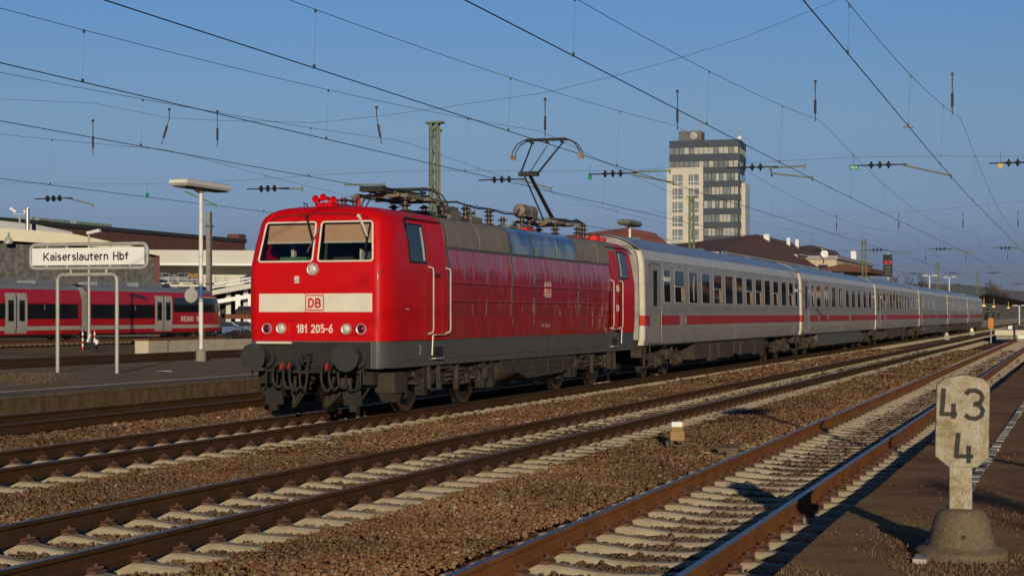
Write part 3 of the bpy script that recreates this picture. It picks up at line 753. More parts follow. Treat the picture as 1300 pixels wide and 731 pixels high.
# front markings
g = MB(); g.box(.494, .5, .20, 1.13, 1.835, 2.155); g.build('white_stripe', M['white_paint'], loco)
g = MB(); g.box(.494, .5, -1.16, -.21, 1.835, 2.155); g.build('white_stripe', M['white_paint'], loco)
def rrect(w_, h_, r, n=5):
    out = []
    for cx, cy, a0 in ((w_/2-r, h_/2-r, 0), (-w_/2+r, h_/2-r, 90), (-w_/2+r, -h_/2+r, 180), (w_/2-r, -h_/2+r, 270)):
        out += [(cx+r*math.cos(R(a0+90*k/n)), cy+r*math.sin(R(a0+90*k/n))) for k in range(n+1)]
    return out
def db_plate(parent, face, c, sc=1.0, grey=False):
    """rounded white plate with a red rim and two letters"""
    A = M['redpaint'] if not grey else M['coach_red']; Wt = M['white_paint']
    cx, cy, cz = c
    def pr(poly, d0, d1, m, name, par):
        g = MB()
        if face == 'front': g.prism([(cy-p[0], cz+p[1]) for p in poly], 'x', cx-d1, cx-d0)
        else: g.prism([(cx+p[0], cz+p[1]) for p in poly], 'y', cy-d1, cy-d0)
        return g.build(name, m, par)
    pl = pr(rrect(.40*sc, .30*sc, .045*sc), 0, .006, Wt, 'badge', parent)
    # rim as a ring
    o_ = rrect(.365*sc, .265*sc, .035*sc); i_ = rrect(.325*sc, .225*sc, .02*sc); n = len(o_); g = MB(); vs = []
    for poly in (o_, i_):
        for p in poly: vs.append((cx-.009, cy-p[0], cz+p[1]) if face == 'front' else (cx+p[0], cy-.009, cz+p[1]))
    g.add(vs, [(k, (k+1) % n, n+(k+1) % n, n+k) for k in range(n)]); g.build('badge_rim', A, pl)
    loc = (cx-.009, cy, cz-.005) if face == 'front' else (cx, cy-.009, cz-.005)
    text('badge_lettering', 'DB', .165*sc, loc, FACE_FRONT if face == 'front' else FACE_SIDE, A, pl, .001, .255*sc, .21)
db_plate(loco, 'front', (.498, -.01, 1.995), 1.05)
text('running_number', '181 205-6', .150, (.496, -.01, 1.545), FACE_FRONT, M['white_paint'], loco, .002, .735, .17)
g = MB(); g.box(.486, .5, -1.2, 1.2, 1.685, 1.695); g.box(.49, .5, -1.2, 1.2, 1.70, 1.703); g.build('front_seam', M['red'], loco)
def lamp(y, z, r, m, parent, name, housing=.0):
    g = MB(); g.lathe([(r*1.32, -.03), (r*1.32, .035), (r*1.2, .055), (r*1.0, .05), (r*.98, .02)], (.5, y, z), (-1, 0, 0), 24)
    lb = g.build(name, M['chrome'], parent, smooth=40)
    g = MB(); g.lathe([(r*1.02, .02), (r*.9, .045), (r*.5, .06), (r*.1, .065)], (.5, y, z), (-1, 0, 0), 20); g.build('lens', m, lb, smooth=60)
for y, z, mm, nm in ((.955, 1.545, 'redlens', 'tail_lamp'), (.66, 1.55, 'lens', 'headlight'), (-.66, 1.54, 'lens', 'headlight'), (-.955, 1.54, 'redlens', 'tail_lamp')):
    lamp(y, z, .075, M[mm], loco, nm)
lamp(.02, 2.575, .085, M['lens'], loco, 'headlight')
for s in (-1, 1):
    g = MB(); g.prism([(y*s, z) for y, z in [(.50, 1.44), (.50, 1.66), (1.08, 1.66), (1.14, 1.60), (1.14, 1.48), (1.08, 1.42)]], 'x', .485, .5); g.build('lamp_panel', M['red'], loco, bevel=.01)
g = MB(); g.box(.45, .5, .30, .38, 2.33, 2.46); g.cyl((.44, .34, 2.40), (.41, .34, 2.40), .03); g.build('plug_socket', M['whiteblind'], loco, bevel=.008)
g = MB(); g.cyl((.47, .52, 2.30), (.47, .52, 2.45), .008); g.build('lamp_iron', M['red'], loco)
# horns and aerials on the cab roof
g = MB()
for y, z, l in ((.28, 3.84, .26), (.10, 3.86, .30), (-.06, 3.82, .2)):
    g.lathe([(.024, .0), (.030, l*.5), (.05, l*.8), (.070, l), (.058, l-.01), (.026, l*.6)], (1.35, y, z), (-1, 0, 0), 16)
g.box(1.2, 1.36, -.1, .34, 3.70, 3.78); g.cyl((1.28, .30, 3.75), (1.28, .30, 3.85), .02); g.cyl((1.28, .1, 3.75), (1.28, .1, 3.87), .02)
g.build('horn', M['red'], loco, smooth=40)
g = MB(); g.lathe([(.06, 0), (.035, .02), (.028, .17), (.02, .18)], (1.5, -.42, 3.70), (0, 0, 1), 10); g.build('aerial', M['red'], loco, smooth=40)
g = MB(); g.tube([(1.3, .52, 3.66), (1.25, .54, 3.76), (1.15, .56, 3.78)], .012); g.cyl((1.3, .62, 3.65), (1.3, .62, 3.75), .012); g.cyl((1.3, .72, 3.63), (1.3, .72, 3.72), .012); g.build('roof_tap', M['black'], loco)
# side window, door and handrails of both cabs
def cab_side(xa, sgn, rear=False):
    """xa(x): local x of a point measured from this cab's own front"""
    def yz(z): return float(np.interp(z, [p[0] for p in PROF[:9]], [p[1] for p in PROF[:9]]))
    for s in (-1, 1):
        def panel(x0, x1, z0, z1, off, th, name, m, parent, n=4):
            g = MB(); vs = []
            zs = np.linspace(z0, z1, n)
            for x in (x0, x1):
                for o_ in (off, off+th):
                    for z in zs: vs.append((xa(x), s*(yz(z)+o_), z))
            fs = []
            def I(a, b, c): return (a*2+b)*n+c
            for c in range(n-1):
                fs += [(I(0,1,c), I(1,1,c), I(1,1,c+1), I(0,1,c+1)), (I(0,0,c), I(0,1,c), I(0,1,c+1), I(0,0,c+1)), (I(1,0,c), I(1,1,c), I(1,1,c+1), I(1,0,c+1))]
            fs += [(I(0,0,0), I(1,0,0), I(1,1,0), I(0,1,0)), (I(0,0,n-1), I(1,0,n-1), I(1,1,n-1), I(0,1,n-1))]
            g.add(vs, fs); return g.build(name, m, parent)
        wn = panel(1.50, 2.32, 2.70, 3.42, -.005, .012, 'side_window', M['black'], loco)
        panel(1.55, 2.27, 2.74, 3.38, .004, .008, 'pane', M['sideglass'], wn)
        panel(2.16, 2.24, 2.76, 3.36, .006, .010, 'curtain', M['whiteblind'], wn)
        dr = panel(2.50, 3.16, 1.40, 3.40, .0, .010, 'cab_door', M['red'], loco, 8)
        for x in (2.485, 3.175): panel(x-.012, x+.012, 1.40, 3.42, -.004, .009, 'door_seal', M['black'], dr, 8)
        g = MB(); g.cyl((xa(2.62), s*1.46, 2.52), (xa(2.62), s*1.54, 2.52), .022); g.bar((xa(2.62), s*1.535, 2.52), (xa(2.78), s*1.535, 2.51), .02, .03); g.build('door_handle', M['black'], dr)
        for x, z0, z1 in ((2.40, 1.44, 2.66), (3.26, 1.44, 2.66)):
            g = MB(); g.tube([(xa(x), s*1.45, z1), (xa(x), s*1.55, z1-.03), (xa(x), s*1.56, z1-.1), (xa(x), s*1.56, z0+.1), (xa(x), s*1.55, z0+.03), (xa(x), s*1.45, z0)], .017, 8)
            g.build('handrail', M['rail_grey'], loco, smooth=60)
        g = MB(); g.cyl((xa(2.42), s*1.54, 1.42), (xa(2.42), s*1.52, 1.05), .018); g.build('handrail', M['chrome'], loco, smooth=60)
        g = MB(); g.box(xa(2.60), xa(3.10), s*1.44, s*1.53, 1.41, 1.43); g.build('door_step', M['chrome'], loco)
        g = MB(); g.box(xa(2.66), xa(3.08), s*1.30, s*1.475, .98, 1.20); st_ = g.build('step_recess', M['black'], loco)
        g = MB(); g.box(xa(2.64), xa(3.10), s*1.38, s*1.50, .975, 1.0); g.build('step_tread', M['chrome'], st_)
        g = MB()
        for x in (2.60, 3.10): g.bar((xa(x), s*1.35, .92), (xa(x), s*1.38, .40), .04, .09)
        g.box(xa(2.58), xa(3.12), s*1.30, s*1.44, .40, .43); g.build('footstep', M['bogie2'], loco)
        g = MB(); g.tube([(xa(1.28), s*1.47, 3.36), (xa(1.36), s*1.40, 3.48), (xa(1.6), s*1.335, 3.51), (xa(2.5), s*1.315, 3.50), (xa(3.3), s*1.31, 3.50)], .018, 6); g.build('rain_gutter', M['black'], loco, smooth=60)
        if rear:
            g = MB()
            for z in (2.45, 1.95):
                g.tube([(xa(2.9)+.09*math.cos(a), s*1.56, z+.09*math.sin(a)) for a in np.linspace(0, 2*math.pi, 14)[:-1]], .012, 6, closed=True)
            g.build('rope_loop', M['white_paint'], loco, smooth=60)
cab_side(lambda x: x, 1); cab_side(lambda x: 17.94-x, -1, True)
text('cab_mark', '2', .17, (2.05, -1.428, 1.16), FACE_SIDE, M['coach_upper'], loco, .002, .10, .14)
for z, l in ((1.88, .06),): 
    g = MB(); g.box(1.3, 1.45, -1.475, -1.468, z, z+.012); g.build('paint_chip', M['white_paint'], loco)
rearcab = cab_shell(PROF, 2.36, M['red'], 'rear_cab', loco, holes=False, mirror=17.94)
g = MB(); g.add([(17.94-.55, -1.1, 2.72), (17.94-.55, 1.1, 2.72), (17.94-.735, 1.02, 3.40), (17.94-.735, -1.02, 3.40)], [(0, 1, 2, 3)]); g.build('windscreen', M['sideglass'], loco)
# machine room
def strip_shell(x0, x1, prof, m, name, parent, off=0, ends=False, sides=(-1, 1)):
    g = MB(); n = len(prof)
    for s in sides:
        vs = [(x, s*(wd+off), z) for x in (x0, x1) for z, wd in prof]
        g.add(vs, [(j, n+j, n+j+1, j+1) for j in range(n-1)])
        if ends:
            vs = [(x, s*(wd+o2), z) for x in (x0, x1) for o2 in (off, off-.03) for z, wd in prof]
            for e in (0, 2*n): g.add([v for v in vs[e:e+2*n]], [(j, j+1, n+j+1, n+j) for j in range(n-1)])
    return g.build(name, m, parent, smooth=35)
strip_shell(3.36, 15.58, [(1.33, 1.402), (1.70, 1.417), (2.15, 1.438), (2.62, 1.460), (3.03, 1.40)], M['red_side'], 'machine_room_side', loco)
UP = [(3.03, 1.40), (3.22, 1.385), (3.40, 1.35), (3.50, 1.305), (3.58, 1.215), (3.64, 1.09)]
strip_shell(3.36, 15.58, UP, M['dgrey'], 'cowl_frame', loco, -.012)
g = MB(); vs = []; pr = [(z, y) for z, y in [(3.64, 1.09), (3.675, .90), (3.70, .65), (3.72, .35), (3.725, 0), (3.72, -.35), (3.70, -.65), (3.675, -.90), (3.64, -1.09)]]; n = len(pr)
g.add([(x, y, z) for x in (3.36, 15.58) for z, y in pr], [(j, n+j, n+j+1, j+1) for j in range(n-1)]); g.build('roof', M['roofgrey'], loco, smooth=40)
UPI = [(3.065, 1.397), (3.22, 1.385), (3.40, 1.35), (3.50, 1.305), (3.58, 1.215), (3.63, 1.11)]
for a, b, k in [(3.50, 5.24, 0), (5.30, 7.02, 0), (7.20, 8.66, 1), (8.78, 10.28, 1), (10.40, 11.86, 1), (12.04, 13.72, 0), (13.78, 15.46, 0)]:
    nm = 'machine_room_window' if k else 'roof_cowl'
    for s in (-1, 1): strip_shell(a, b, UPI, M['blueglass'] if k else M['louvre'], nm, loco, .004, True, (s,))
for s in (-1, 1):
    def yy(z): return float(np.interp(z, [1.33, 1.70, 2.62, 3.03, 3.22, 3.40, 3.50, 3.58, 3.64], [1.402, 1.417, 1.460, 1.40, 1.385, 1.35, 1.305, 1.215, 1.09]))
    for x in (3.40, 7.11, 11.95, 15.52):
        g = MB(); zs = [1.72, 2.2, 2.62, 3.03, 3.22, 3.40, 3.50, 3.58, 3.64]; w_ = .055 if x in (3.40, 15.52) else .035
        vs = [(x+dx, s*(yy(z)+o_), z) for dx in (-w_, w_) for o_ in (-.005, .014) for z in zs]; n = len(zs)
        fs = []
        for c in range(n-1): fs += [(n+c, 3*n+c, 3*n+c+1, n+c+1), (c, n+c, n+c+1, c+1), (2*n+c, 3*n+c, 3*n+c+1, 2*n+c+1)]
        g.add(vs, fs); g.build('panel_joint', M['dgrey'], loco)
    for z, x0, x1 in [(2.39, 3.5, 7.05), (2.05, 3.5, 7.05), (2.39, 7.18, 11.88), (2.05, 7.18, 11.88), (2.39, 12.02, 15.45), (2.05, 12.02, 15.45)]:
        g = MB(); g.prism([(s*(yy(z)-.003), z-.022), (s*(yy(z)+.034), z-.012), (s*(yy(z)+.034), z+.012), (s*(yy(z)-.003), z+.022)], 'x', x0, x1); g.build('side_rib', M['red_side'], loco)
    for z, x0, x1 in [(1.72, 3.5, 15.45), (3.035, 3.46, 15.5)]:
        g = MB(); g.box(x0, x1, s*(yy(z)-.003), s*(yy(z)+.010), z-.022, z+.022); g.build('side_moulding', M['coach_red'] if z < 2 else M['dgrey'], loco)
db_plate(loco, 'side', (9.55, -1.452, 2.34), 1.15)
text('running_number', '181 205-6', .09, (9.5, -1.414, 1.55), FACE_SIDE, M['frame'], loco, .001, .62, .15)
# dark grey skirt wrapping round the corners
SK = [(.86, 1.405), (1.0, 1.42), (1.328, 1.425)]
g = MB(); st = [(.50+d if d < CD else .5+CD, 1.0*(1.452-inset(d)*.75)/1.452) for d in DST]+[(17.94-.5-d, (1.452-inset(d)*.75)/1.452) for d in reversed(DST)]
for s in (-1, 1):
    vs = [(x, s*wd*k, z) for x, k in st for z, wd in SK]; n = 3
    g.add(vs, [(i*n+j, (i+1)*n+j, (i+1)*n+j+1, i*n+j+1) for i in range(len(st)-1) for j in range(n-1)])
g.add([(st[0][0], st[0][1]*1.43*s, z) for s in (-1, 1) for z in (.86, 1.328)], [(0, 2, 3, 1)])
g.add([(.6, -1.4, .87), (17.3, -1.4, .87), (17.3, 1.4, .87), (.6, 1.4, .87)], [(0, 1, 2, 3)])
g.build('skirt', M['dgrey'], loco, smooth=35)
for s in (-1, 1):
    g = MB(); g.box(1.2, 16.7, s*1.41, s*1.434, .985, 1.005); g.build('skirt_rib', M['dgrey'], loco)
# buffer beam and gear
g = MB(); g.box(.44, .62, -1.12, 1.12, .86, 1.31); g.box(.40, .46, -.34, .34, .90, 1.28)
for y in (-.5, -.42, .42, .5, -.2, .2, -.28, .28): 
    for z in (.98, 1.12, 1.24): g.cyl((.43, y, z), (.40, y, z), .014, n=6)
g.build('buffer_beam', M['beam'], loco, bevel=.01)
for s in (-1, 1): buffer(loco, .0, s*.875, .46)
g = MB(); g.box(.20, .42, -.06, .06, .98, 1.12); g.tube([(.30, 0, 1.05), (.12, 0, 1.06), (.08, 0, 1.0), (.14, 0, .95)], .035, 8)
for s in (-1, 1): g.tube([(.26, s*.07, 1.06), (.20, s*.075, .85), (.18, s*.06, .62), (.19, s*.03, .52)], .022, 7)
g.cyl((.20, -.10, .80), (.20, .10, .80), .035); g.cyl((.20, -.2, .80), (.20, .2, .80), .015)
g.build('coupling', M['beam'], loco, smooth=45)
for y, dz in ((.30, 0), (.42, .04), (-.30, 0), (-.45, .03), (.62, .06), (-.62, .06)):
    hose(loco, [(.42, y, .92), (.30, y+.01, .84), (.22, y-.03, .64), (.26, y-.1, .48+dz), (.33, y-.16, .55+dz)], .027, M['beam'] if random.random() < .5 else M['black'])
for y, m_ in ((.50, 'redpaint'), (.36, 'redpaint'), (-.36, 'redpaint')):
    g = MB(); g.bar((.40, y, .93), (.33, y, .84), .025, .06); g.build('brake_cock', M[m_], loco)
g = MB(); g.tube([(.40, .42, 1.30), (.36, .42, 1.30), (.36, 1.10, 1.30), (.40, 1.10, 1.30)], .022, 7); g.build('handrail', M['white_paint'], loco, smooth=50)
for s in (-1, 1):
    g = MB(); g.tube([(.30, s*1.02, .86), (.26, s*1.04, .56), (.26, s*.86, .50), (.26, s*.74, .56), (.30, s*.76, .86)], .016, 7); g.build('shunter_step', M['beam'], loco, smooth=50)
    g = MB(); g.bar((.75, s*.80, .80), (.62, s*.78, .16), .07, .05); g.box(.54, .64, s*.70, s*.84, .12, .24); g.build('rail_guard', M['bogie'], loco)
    g = MB(); g.bar((1.0, s*.55, .70), (.42, s*.30, .22), .05, .10); g.bar((1.0, s*.2, .70), (.42, s*.30, .22), .05, .08); g.build('guard_stay', M['bogie2'], loco)
    g = MB(); g.box(1.05, 1.55, s*.95, s*1.32, .42, .78); g.prism([(1.05, .42), (1.55, .42), (1.40, .26), (1.20, .26)], 'y', s*1.0, s*1.28); g.build('sand_box', M['bogie2'], loco, bevel=.02)
    g = MB(); g.box(.65, .85, s*.9, s*1.1, .58, .80); g.cyl((.7, s*1.0, .52), (.62, s*.80, .20), .02); g.build('sand_pipe', M['bogie'], loco)
for s in (-1, 1):
    g = MB(); g.prism([(.50, .50), (.56, .50), (.64, .24), (.56, .22)], 'y', s*.58, s*.92); g.build('snow_guard', M['beam'], loco, bevel=.01)
g = MB(); g.box(1.9, 2.0, -.9, .9, .5, .86); g.build('end_cross_member', M['black'], loco)
g = MB(); g.box(.60, .75, -.95, .95, .78, .855); g.build('end_cross_member', M['black'], loco)
g = MB(); g.box(.5, .54, -.75, -.55, .50, .70); g.build('lamp_bracket', M['bogie2'], loco)
for cx in (4.30, 13.55): bogie(loco, cx, .625, 3.0)
for s in (-1, 1):
    g = MB(); g.prism([(6.75, .84), (11.4, .84), (11.4, .52), (10.9, .46), (8.4, .42), (7.9, .55), (6.75, .58)], 'y', s*.7, s*1.30); g.box(6.9, 11.2, s*1.30, s*1.315, .74, .77); g.box(6.9, 11.2, s*1.30, s*1.315, .60, .625)
    for x in (7.4, 8.6, 9.8, 10.9): g.box(x-.02, x+.02, s*1.30, s*1.32, .5, .82)
    g.build('transformer_case', M['bogie2'], loco, bevel=.015)
    g = MB(); g.lathe([(.17, 0), (.19, .03), (.19, 1.0), (.17, 1.03)], (6.35, s*1.18, .62), (1, 0, 0), 14); g.build('air_tank', M['bogie2'], loco, smooth=40)
    for xb in (2.6, 5.75, 6.25, 11.7, 12.0, 15.2):
        g = MB(); g.box(xb-.08, xb+.08, s*1.1, s*1.28, .32, .86); g.bar((xb-.2, s*1.25, .75), (xb+.25, s*1.22, .40), .05, .06); g.build('underframe_bracket', M['bogie'], loco)
g = MB(); g.box(6.3, 11.9, -.9, .9, .30, .80); g.build('underframe', M['black'], loco)
# ---- roof equipment
def insulator(g, x, y, z, h, r=.11, mi=0, n=14, sheds=3):
    prof = [(.06, 0)]
    for k in range(sheds):
        z0 = h*(k+.25)/sheds; prof += [(.055, z0), (r, z0+.02), (r*.95, z0+.035), (.055, z0+.05)]
    prof += [(.055, h)]
    g.lathe(prof, (x, y, z), (0, 0, 1), n, mi)
def panto(base_x, parent, up, knee_dir=-1):
    p_ = empty('pantograph', (base_x, 0, 3.72)); setparent(p_, parent)
    g = MB()
    for x in (-.95, .95):
        for y in (-.55, .55): insulator(g, x, y, -.02, .30, .13)
    g.build('insulator', M['insul'], p_, smooth=40)
    g = MB()
    for y in (-.45, .45): g.bar((-1.1, y, .33), (1.0, y, .33), .06, .07)
    for x in (-.95, .2, .9): g.bar((x, -.62, .32), (x, .62, .32), .07, .06)
    for y in (-.2, .2): g.cyl((-.6, y, .40), (.4, y, .40), .055, n=10)
    g.build('base_frame', M['iron2'], p_)
    if up:
        foot = Vector((.60, 0, .42)); knee = Vector((-1.40, 0, 1.46)); head = Vector((.02, 0, 2.40))
    else:
        foot = Vector((.75, 0, .38)); knee = Vector((1.65*-1, 0, .40)); head = Vector((.25, 0, .50))
    if not up: knee = Vector((-1.25, 0, .44))
    g = MB(); g.cyl(foot, knee, .055, .045, 10); g.cyl(foot+Vector((0, -.35, 0)), foot+Vector((0, .35, 0)), .06, n=10); g.build('lower_arm', M['iron'], p_, smooth=40)
    g = MB(); g.cyl(foot+Vector((-.45, .12, -.02)), knee+Vector((-.12, .08, -.06)), .02, n=8)
    g.build('control_rod', M['iron'], p_, smooth=40)
    g = MB()
    for y in (-.42, .42):
        g.cyl(knee+Vector((0, y*.55, 0)), head+Vector((0, y*1.0, -.08)), .026, .020, 8)
    g.cyl(knee+Vector((0, -.26, 0)), knee+Vector((0, .26, 0)), .05, n=10); g.box(knee.x-.12, knee.x+.08, -.25, .25, knee.z-.06, knee.z+.03)
    g.cyl(knee+Vector((0, .0, 0)), head+Vector((0, 0, -.14)), .012, n=6)
    g.build('upper_arm', M['iron'], p_, smooth=40)
    g = MB()
    for dx in (-.12, .12):
        pts = [(head.x+dx, y, head.z+z) for y, z in [(-.94, -.36), (-.90, -.24), (-.79, -.09), (-.62, .0), (-.3, .015), (.3, .015), (.62, 0), (.79, -.09), (.90, -.24), (.94, -.36)]]
        g.tube(pts, .015, 7); g.box(head.x+dx-.035, head.x+dx+.035, -.55, .55, head.z+.0, head.z+.045)
    for y in (-.42, 0, .42): g.bar((head.x-.14, y, head.z-.05), (head.x+.14, y, head.z-.05), .03, .05)
    hd = g.build('collector_head', M['iron'], p_, smooth=40)
    g = MB()
    for dx in (-.12, .12):
        for s in (-1, 1): g.box(head.x+dx-.02, head.x+dx+.02, s*.91, s*.97, head.z-.47, head.z-.34)
    g.build('horn_tip', M['ochre'] if up else M['iron'], hd)
    return p_
panto(4.30, loco, False)
panto(13.75, loco, True)
g = MB()
insulator(g, 6.6, -.55, 3.70, .34, .12); insulator(g, 8.3, -.45, 3.70, .36, .12, sheds=4); insulator(g, 11.25, -.2, 3.70, .42, .13, sheds=4); insulator(g, 11.8, -.2, 3.70, .42, .13, sheds=4); insulator(g, 11.5, .4, 3.70, .4, .13); insulator(g, 15.35, -.5, 3.70, .42, .12, sheds=4); insulator(g, 5.6, .0, 3.70, .3, .12); insulator(g, 2.75, .5, 3.68, .30, .16)
g.build('roof_insulator', M['insul'], loco, smooth=40)
g = MB(); g.lathe([(.10, 0), (.15, .03), (.15, .5), (.13, .52), (.13, .60), (.15, .62), (.15, 1.05), (.10, 1.08)], (11.0, -.2, 4.22), (1, 0, 0), 16); g.box(11.1, 12.0, -.35, -.05, 4.08, 4.13); g.build('main_switch', M['iron2'], loco, smooth=40)
g = MB()
g.tube([(5.7, -.2, 4.05), (6.2, -.5, 4.10), (6.6, -.55, 4.06), (7.4, -.5, 4.04), (8.3, -.45, 4.08), (9.5, -.4, 4.05), (10.6, -.3, 4.10), (11.0, -.22, 4.24)], .02, 7)
g.tube([(12.05, -.2, 4.2), (12.4, -.2, 4.1), (12.7, 0, 4.05)], .018, 6); g.tube([(14.5, -.2, 4.06), (14.9, -.45, 4.20), (15.35, -.5, 4.12)], .025, 6); g.tube([(13.0, -.45, 4.12), (14.6, -.45, 4.14), (15.3, -.5, 4.13)], .03, 6)
g.build('roof_busbar', M['iron'], loco, smooth=60)
g = MB()
for x, y, sx, sy, h in [(5.7, -.55, .5, .3, .28), (6.2, -.5, .25, .25, .22), (7.2, -.45, .7, .4, .16), (9.6, -.5, .5, .25, .10), (10.3, -.5, .6, .3, .12), (12.4, .2, .6, .5, .2), (5.9, .1, .6, .5, .22)]:
    g.box(x, x+sx, y, y+sy, 3.66, 3.70+h)
for x, y in [(5.8, -.4), (6.3, -.35), (7.4, -.3), (7.7, -.3)]: g.cyl((x, y, 3.7), (x, y, 4.02), .05, n=10)
g.build('roof_box', M['iron2'], loco, bevel=.01)
for bx in ((10.4, 11.0, -.62, -.5, 3.70, 3.78), (14.3, 15.2, -.7, -.6, 3.66, 3.74)):
    g = MB(); g.box(*bx); g.build('roof_marker', M['redpaint'], loco)
g = MB()
for y in (-.22, .0): g.lathe([(.028, 0), (.06, .2), (.08, .26), (.03, .2)], (16.4, y-.3, 3.80), (1, 0, 0), 14)
g.box(16.2, 16.5, -.6, -.2, 3.70, 3.76)
g.build('horn', M['redpaint'], loco, smooth=40)
g = MB()
for cx_ in (16.55,):
    g.lathe([(.1, 0), (.1, .3), (.05, .32)], (16.3, -.5, 3.78), (1, 0, 0), 14); g.lathe([(.1, 0), (.1, .3), (.05, .32)], (16.9, -.5, 3.76), (1, 0, 0), 14)
g.build('horn', M['redpaint'], loco, smooth=40)

# the upper body is a little narrower than the buffer beam and sits back from the buffers
KX, KY_ = 1-.12/17.44, .946
RUN = ('bogie', 'buffer', 'coupling', 'brake_hose', 'brake_cock', 'rail_guard', 'guard_stay', 'sand', 'shunter', 'snow', 'lamp_bracket', 'transformer', 'air_tank', 'underframe', 'end_cross')
for o in KIDS[loco.name]:
    if o.name.startswith(RUN) and not o.name.startswith('buffer_beam'): continue
    o.location.x = o.location.x*KX+.12; o.location.y *= KY_
    rz = o.rotation_euler
    if abs(rz[0]-math.pi/2) < .01 and abs(rz[2]) > 1: o.scale = (KY_, 1, 1)
    elif abs(rz[0]-math.pi/2) < .01: o.scale = (KX, 1, 1)
    else: o.scale = (KX, KY_, 1)

# ------------------------------------------------------------------ coaches
CS = [(.95, 1.36), (1.15, 1.405), (1.48, 1.41), (1.765, 1.41), (2.10, 1.41), (3.10, 1.385), (3.30, 1.36)]
CU = [(3.30, 1.36), (3.48, 1.315), (3.56, 1.27)]
CR = [(3.56, 1.27), (3.68, 1.14), (3.80, .95), (3.90, .70), (3.97, .40), (4.0, 0)]
W1 = [(2.46, 3.22, 0), (3.79, 4.95, 1), (5.64, 6.73, 2), (7.42, 8.53, 0), (9.17, 10.37, 1), (10.96, 12.18, 0), (12.81, 13.88, 0), (14.55, 15.67, 1), (16.33, 17.55, 1), (18.11, 19.25, 0), (19.93, 21.05, 1), (21.73, 22.84, 0), (23.49, 24.50, 1), (25.0, 25.65, 0)]
W2 = [(1.75, 2.4, 0), (2.9, 3.68, 2), (4.36, 5.58, 0), (6.84, 8.0, 2), (9.07, 10.3, 0), (11.48, 12.7, 2), (13.94, 15.1, 0), (16.16, 17.4, 0), (18.45, 19.7, 0), (20.86, 22.1, 0), (23.27, 24.4, 0), (25.2, 25.7, 0)]
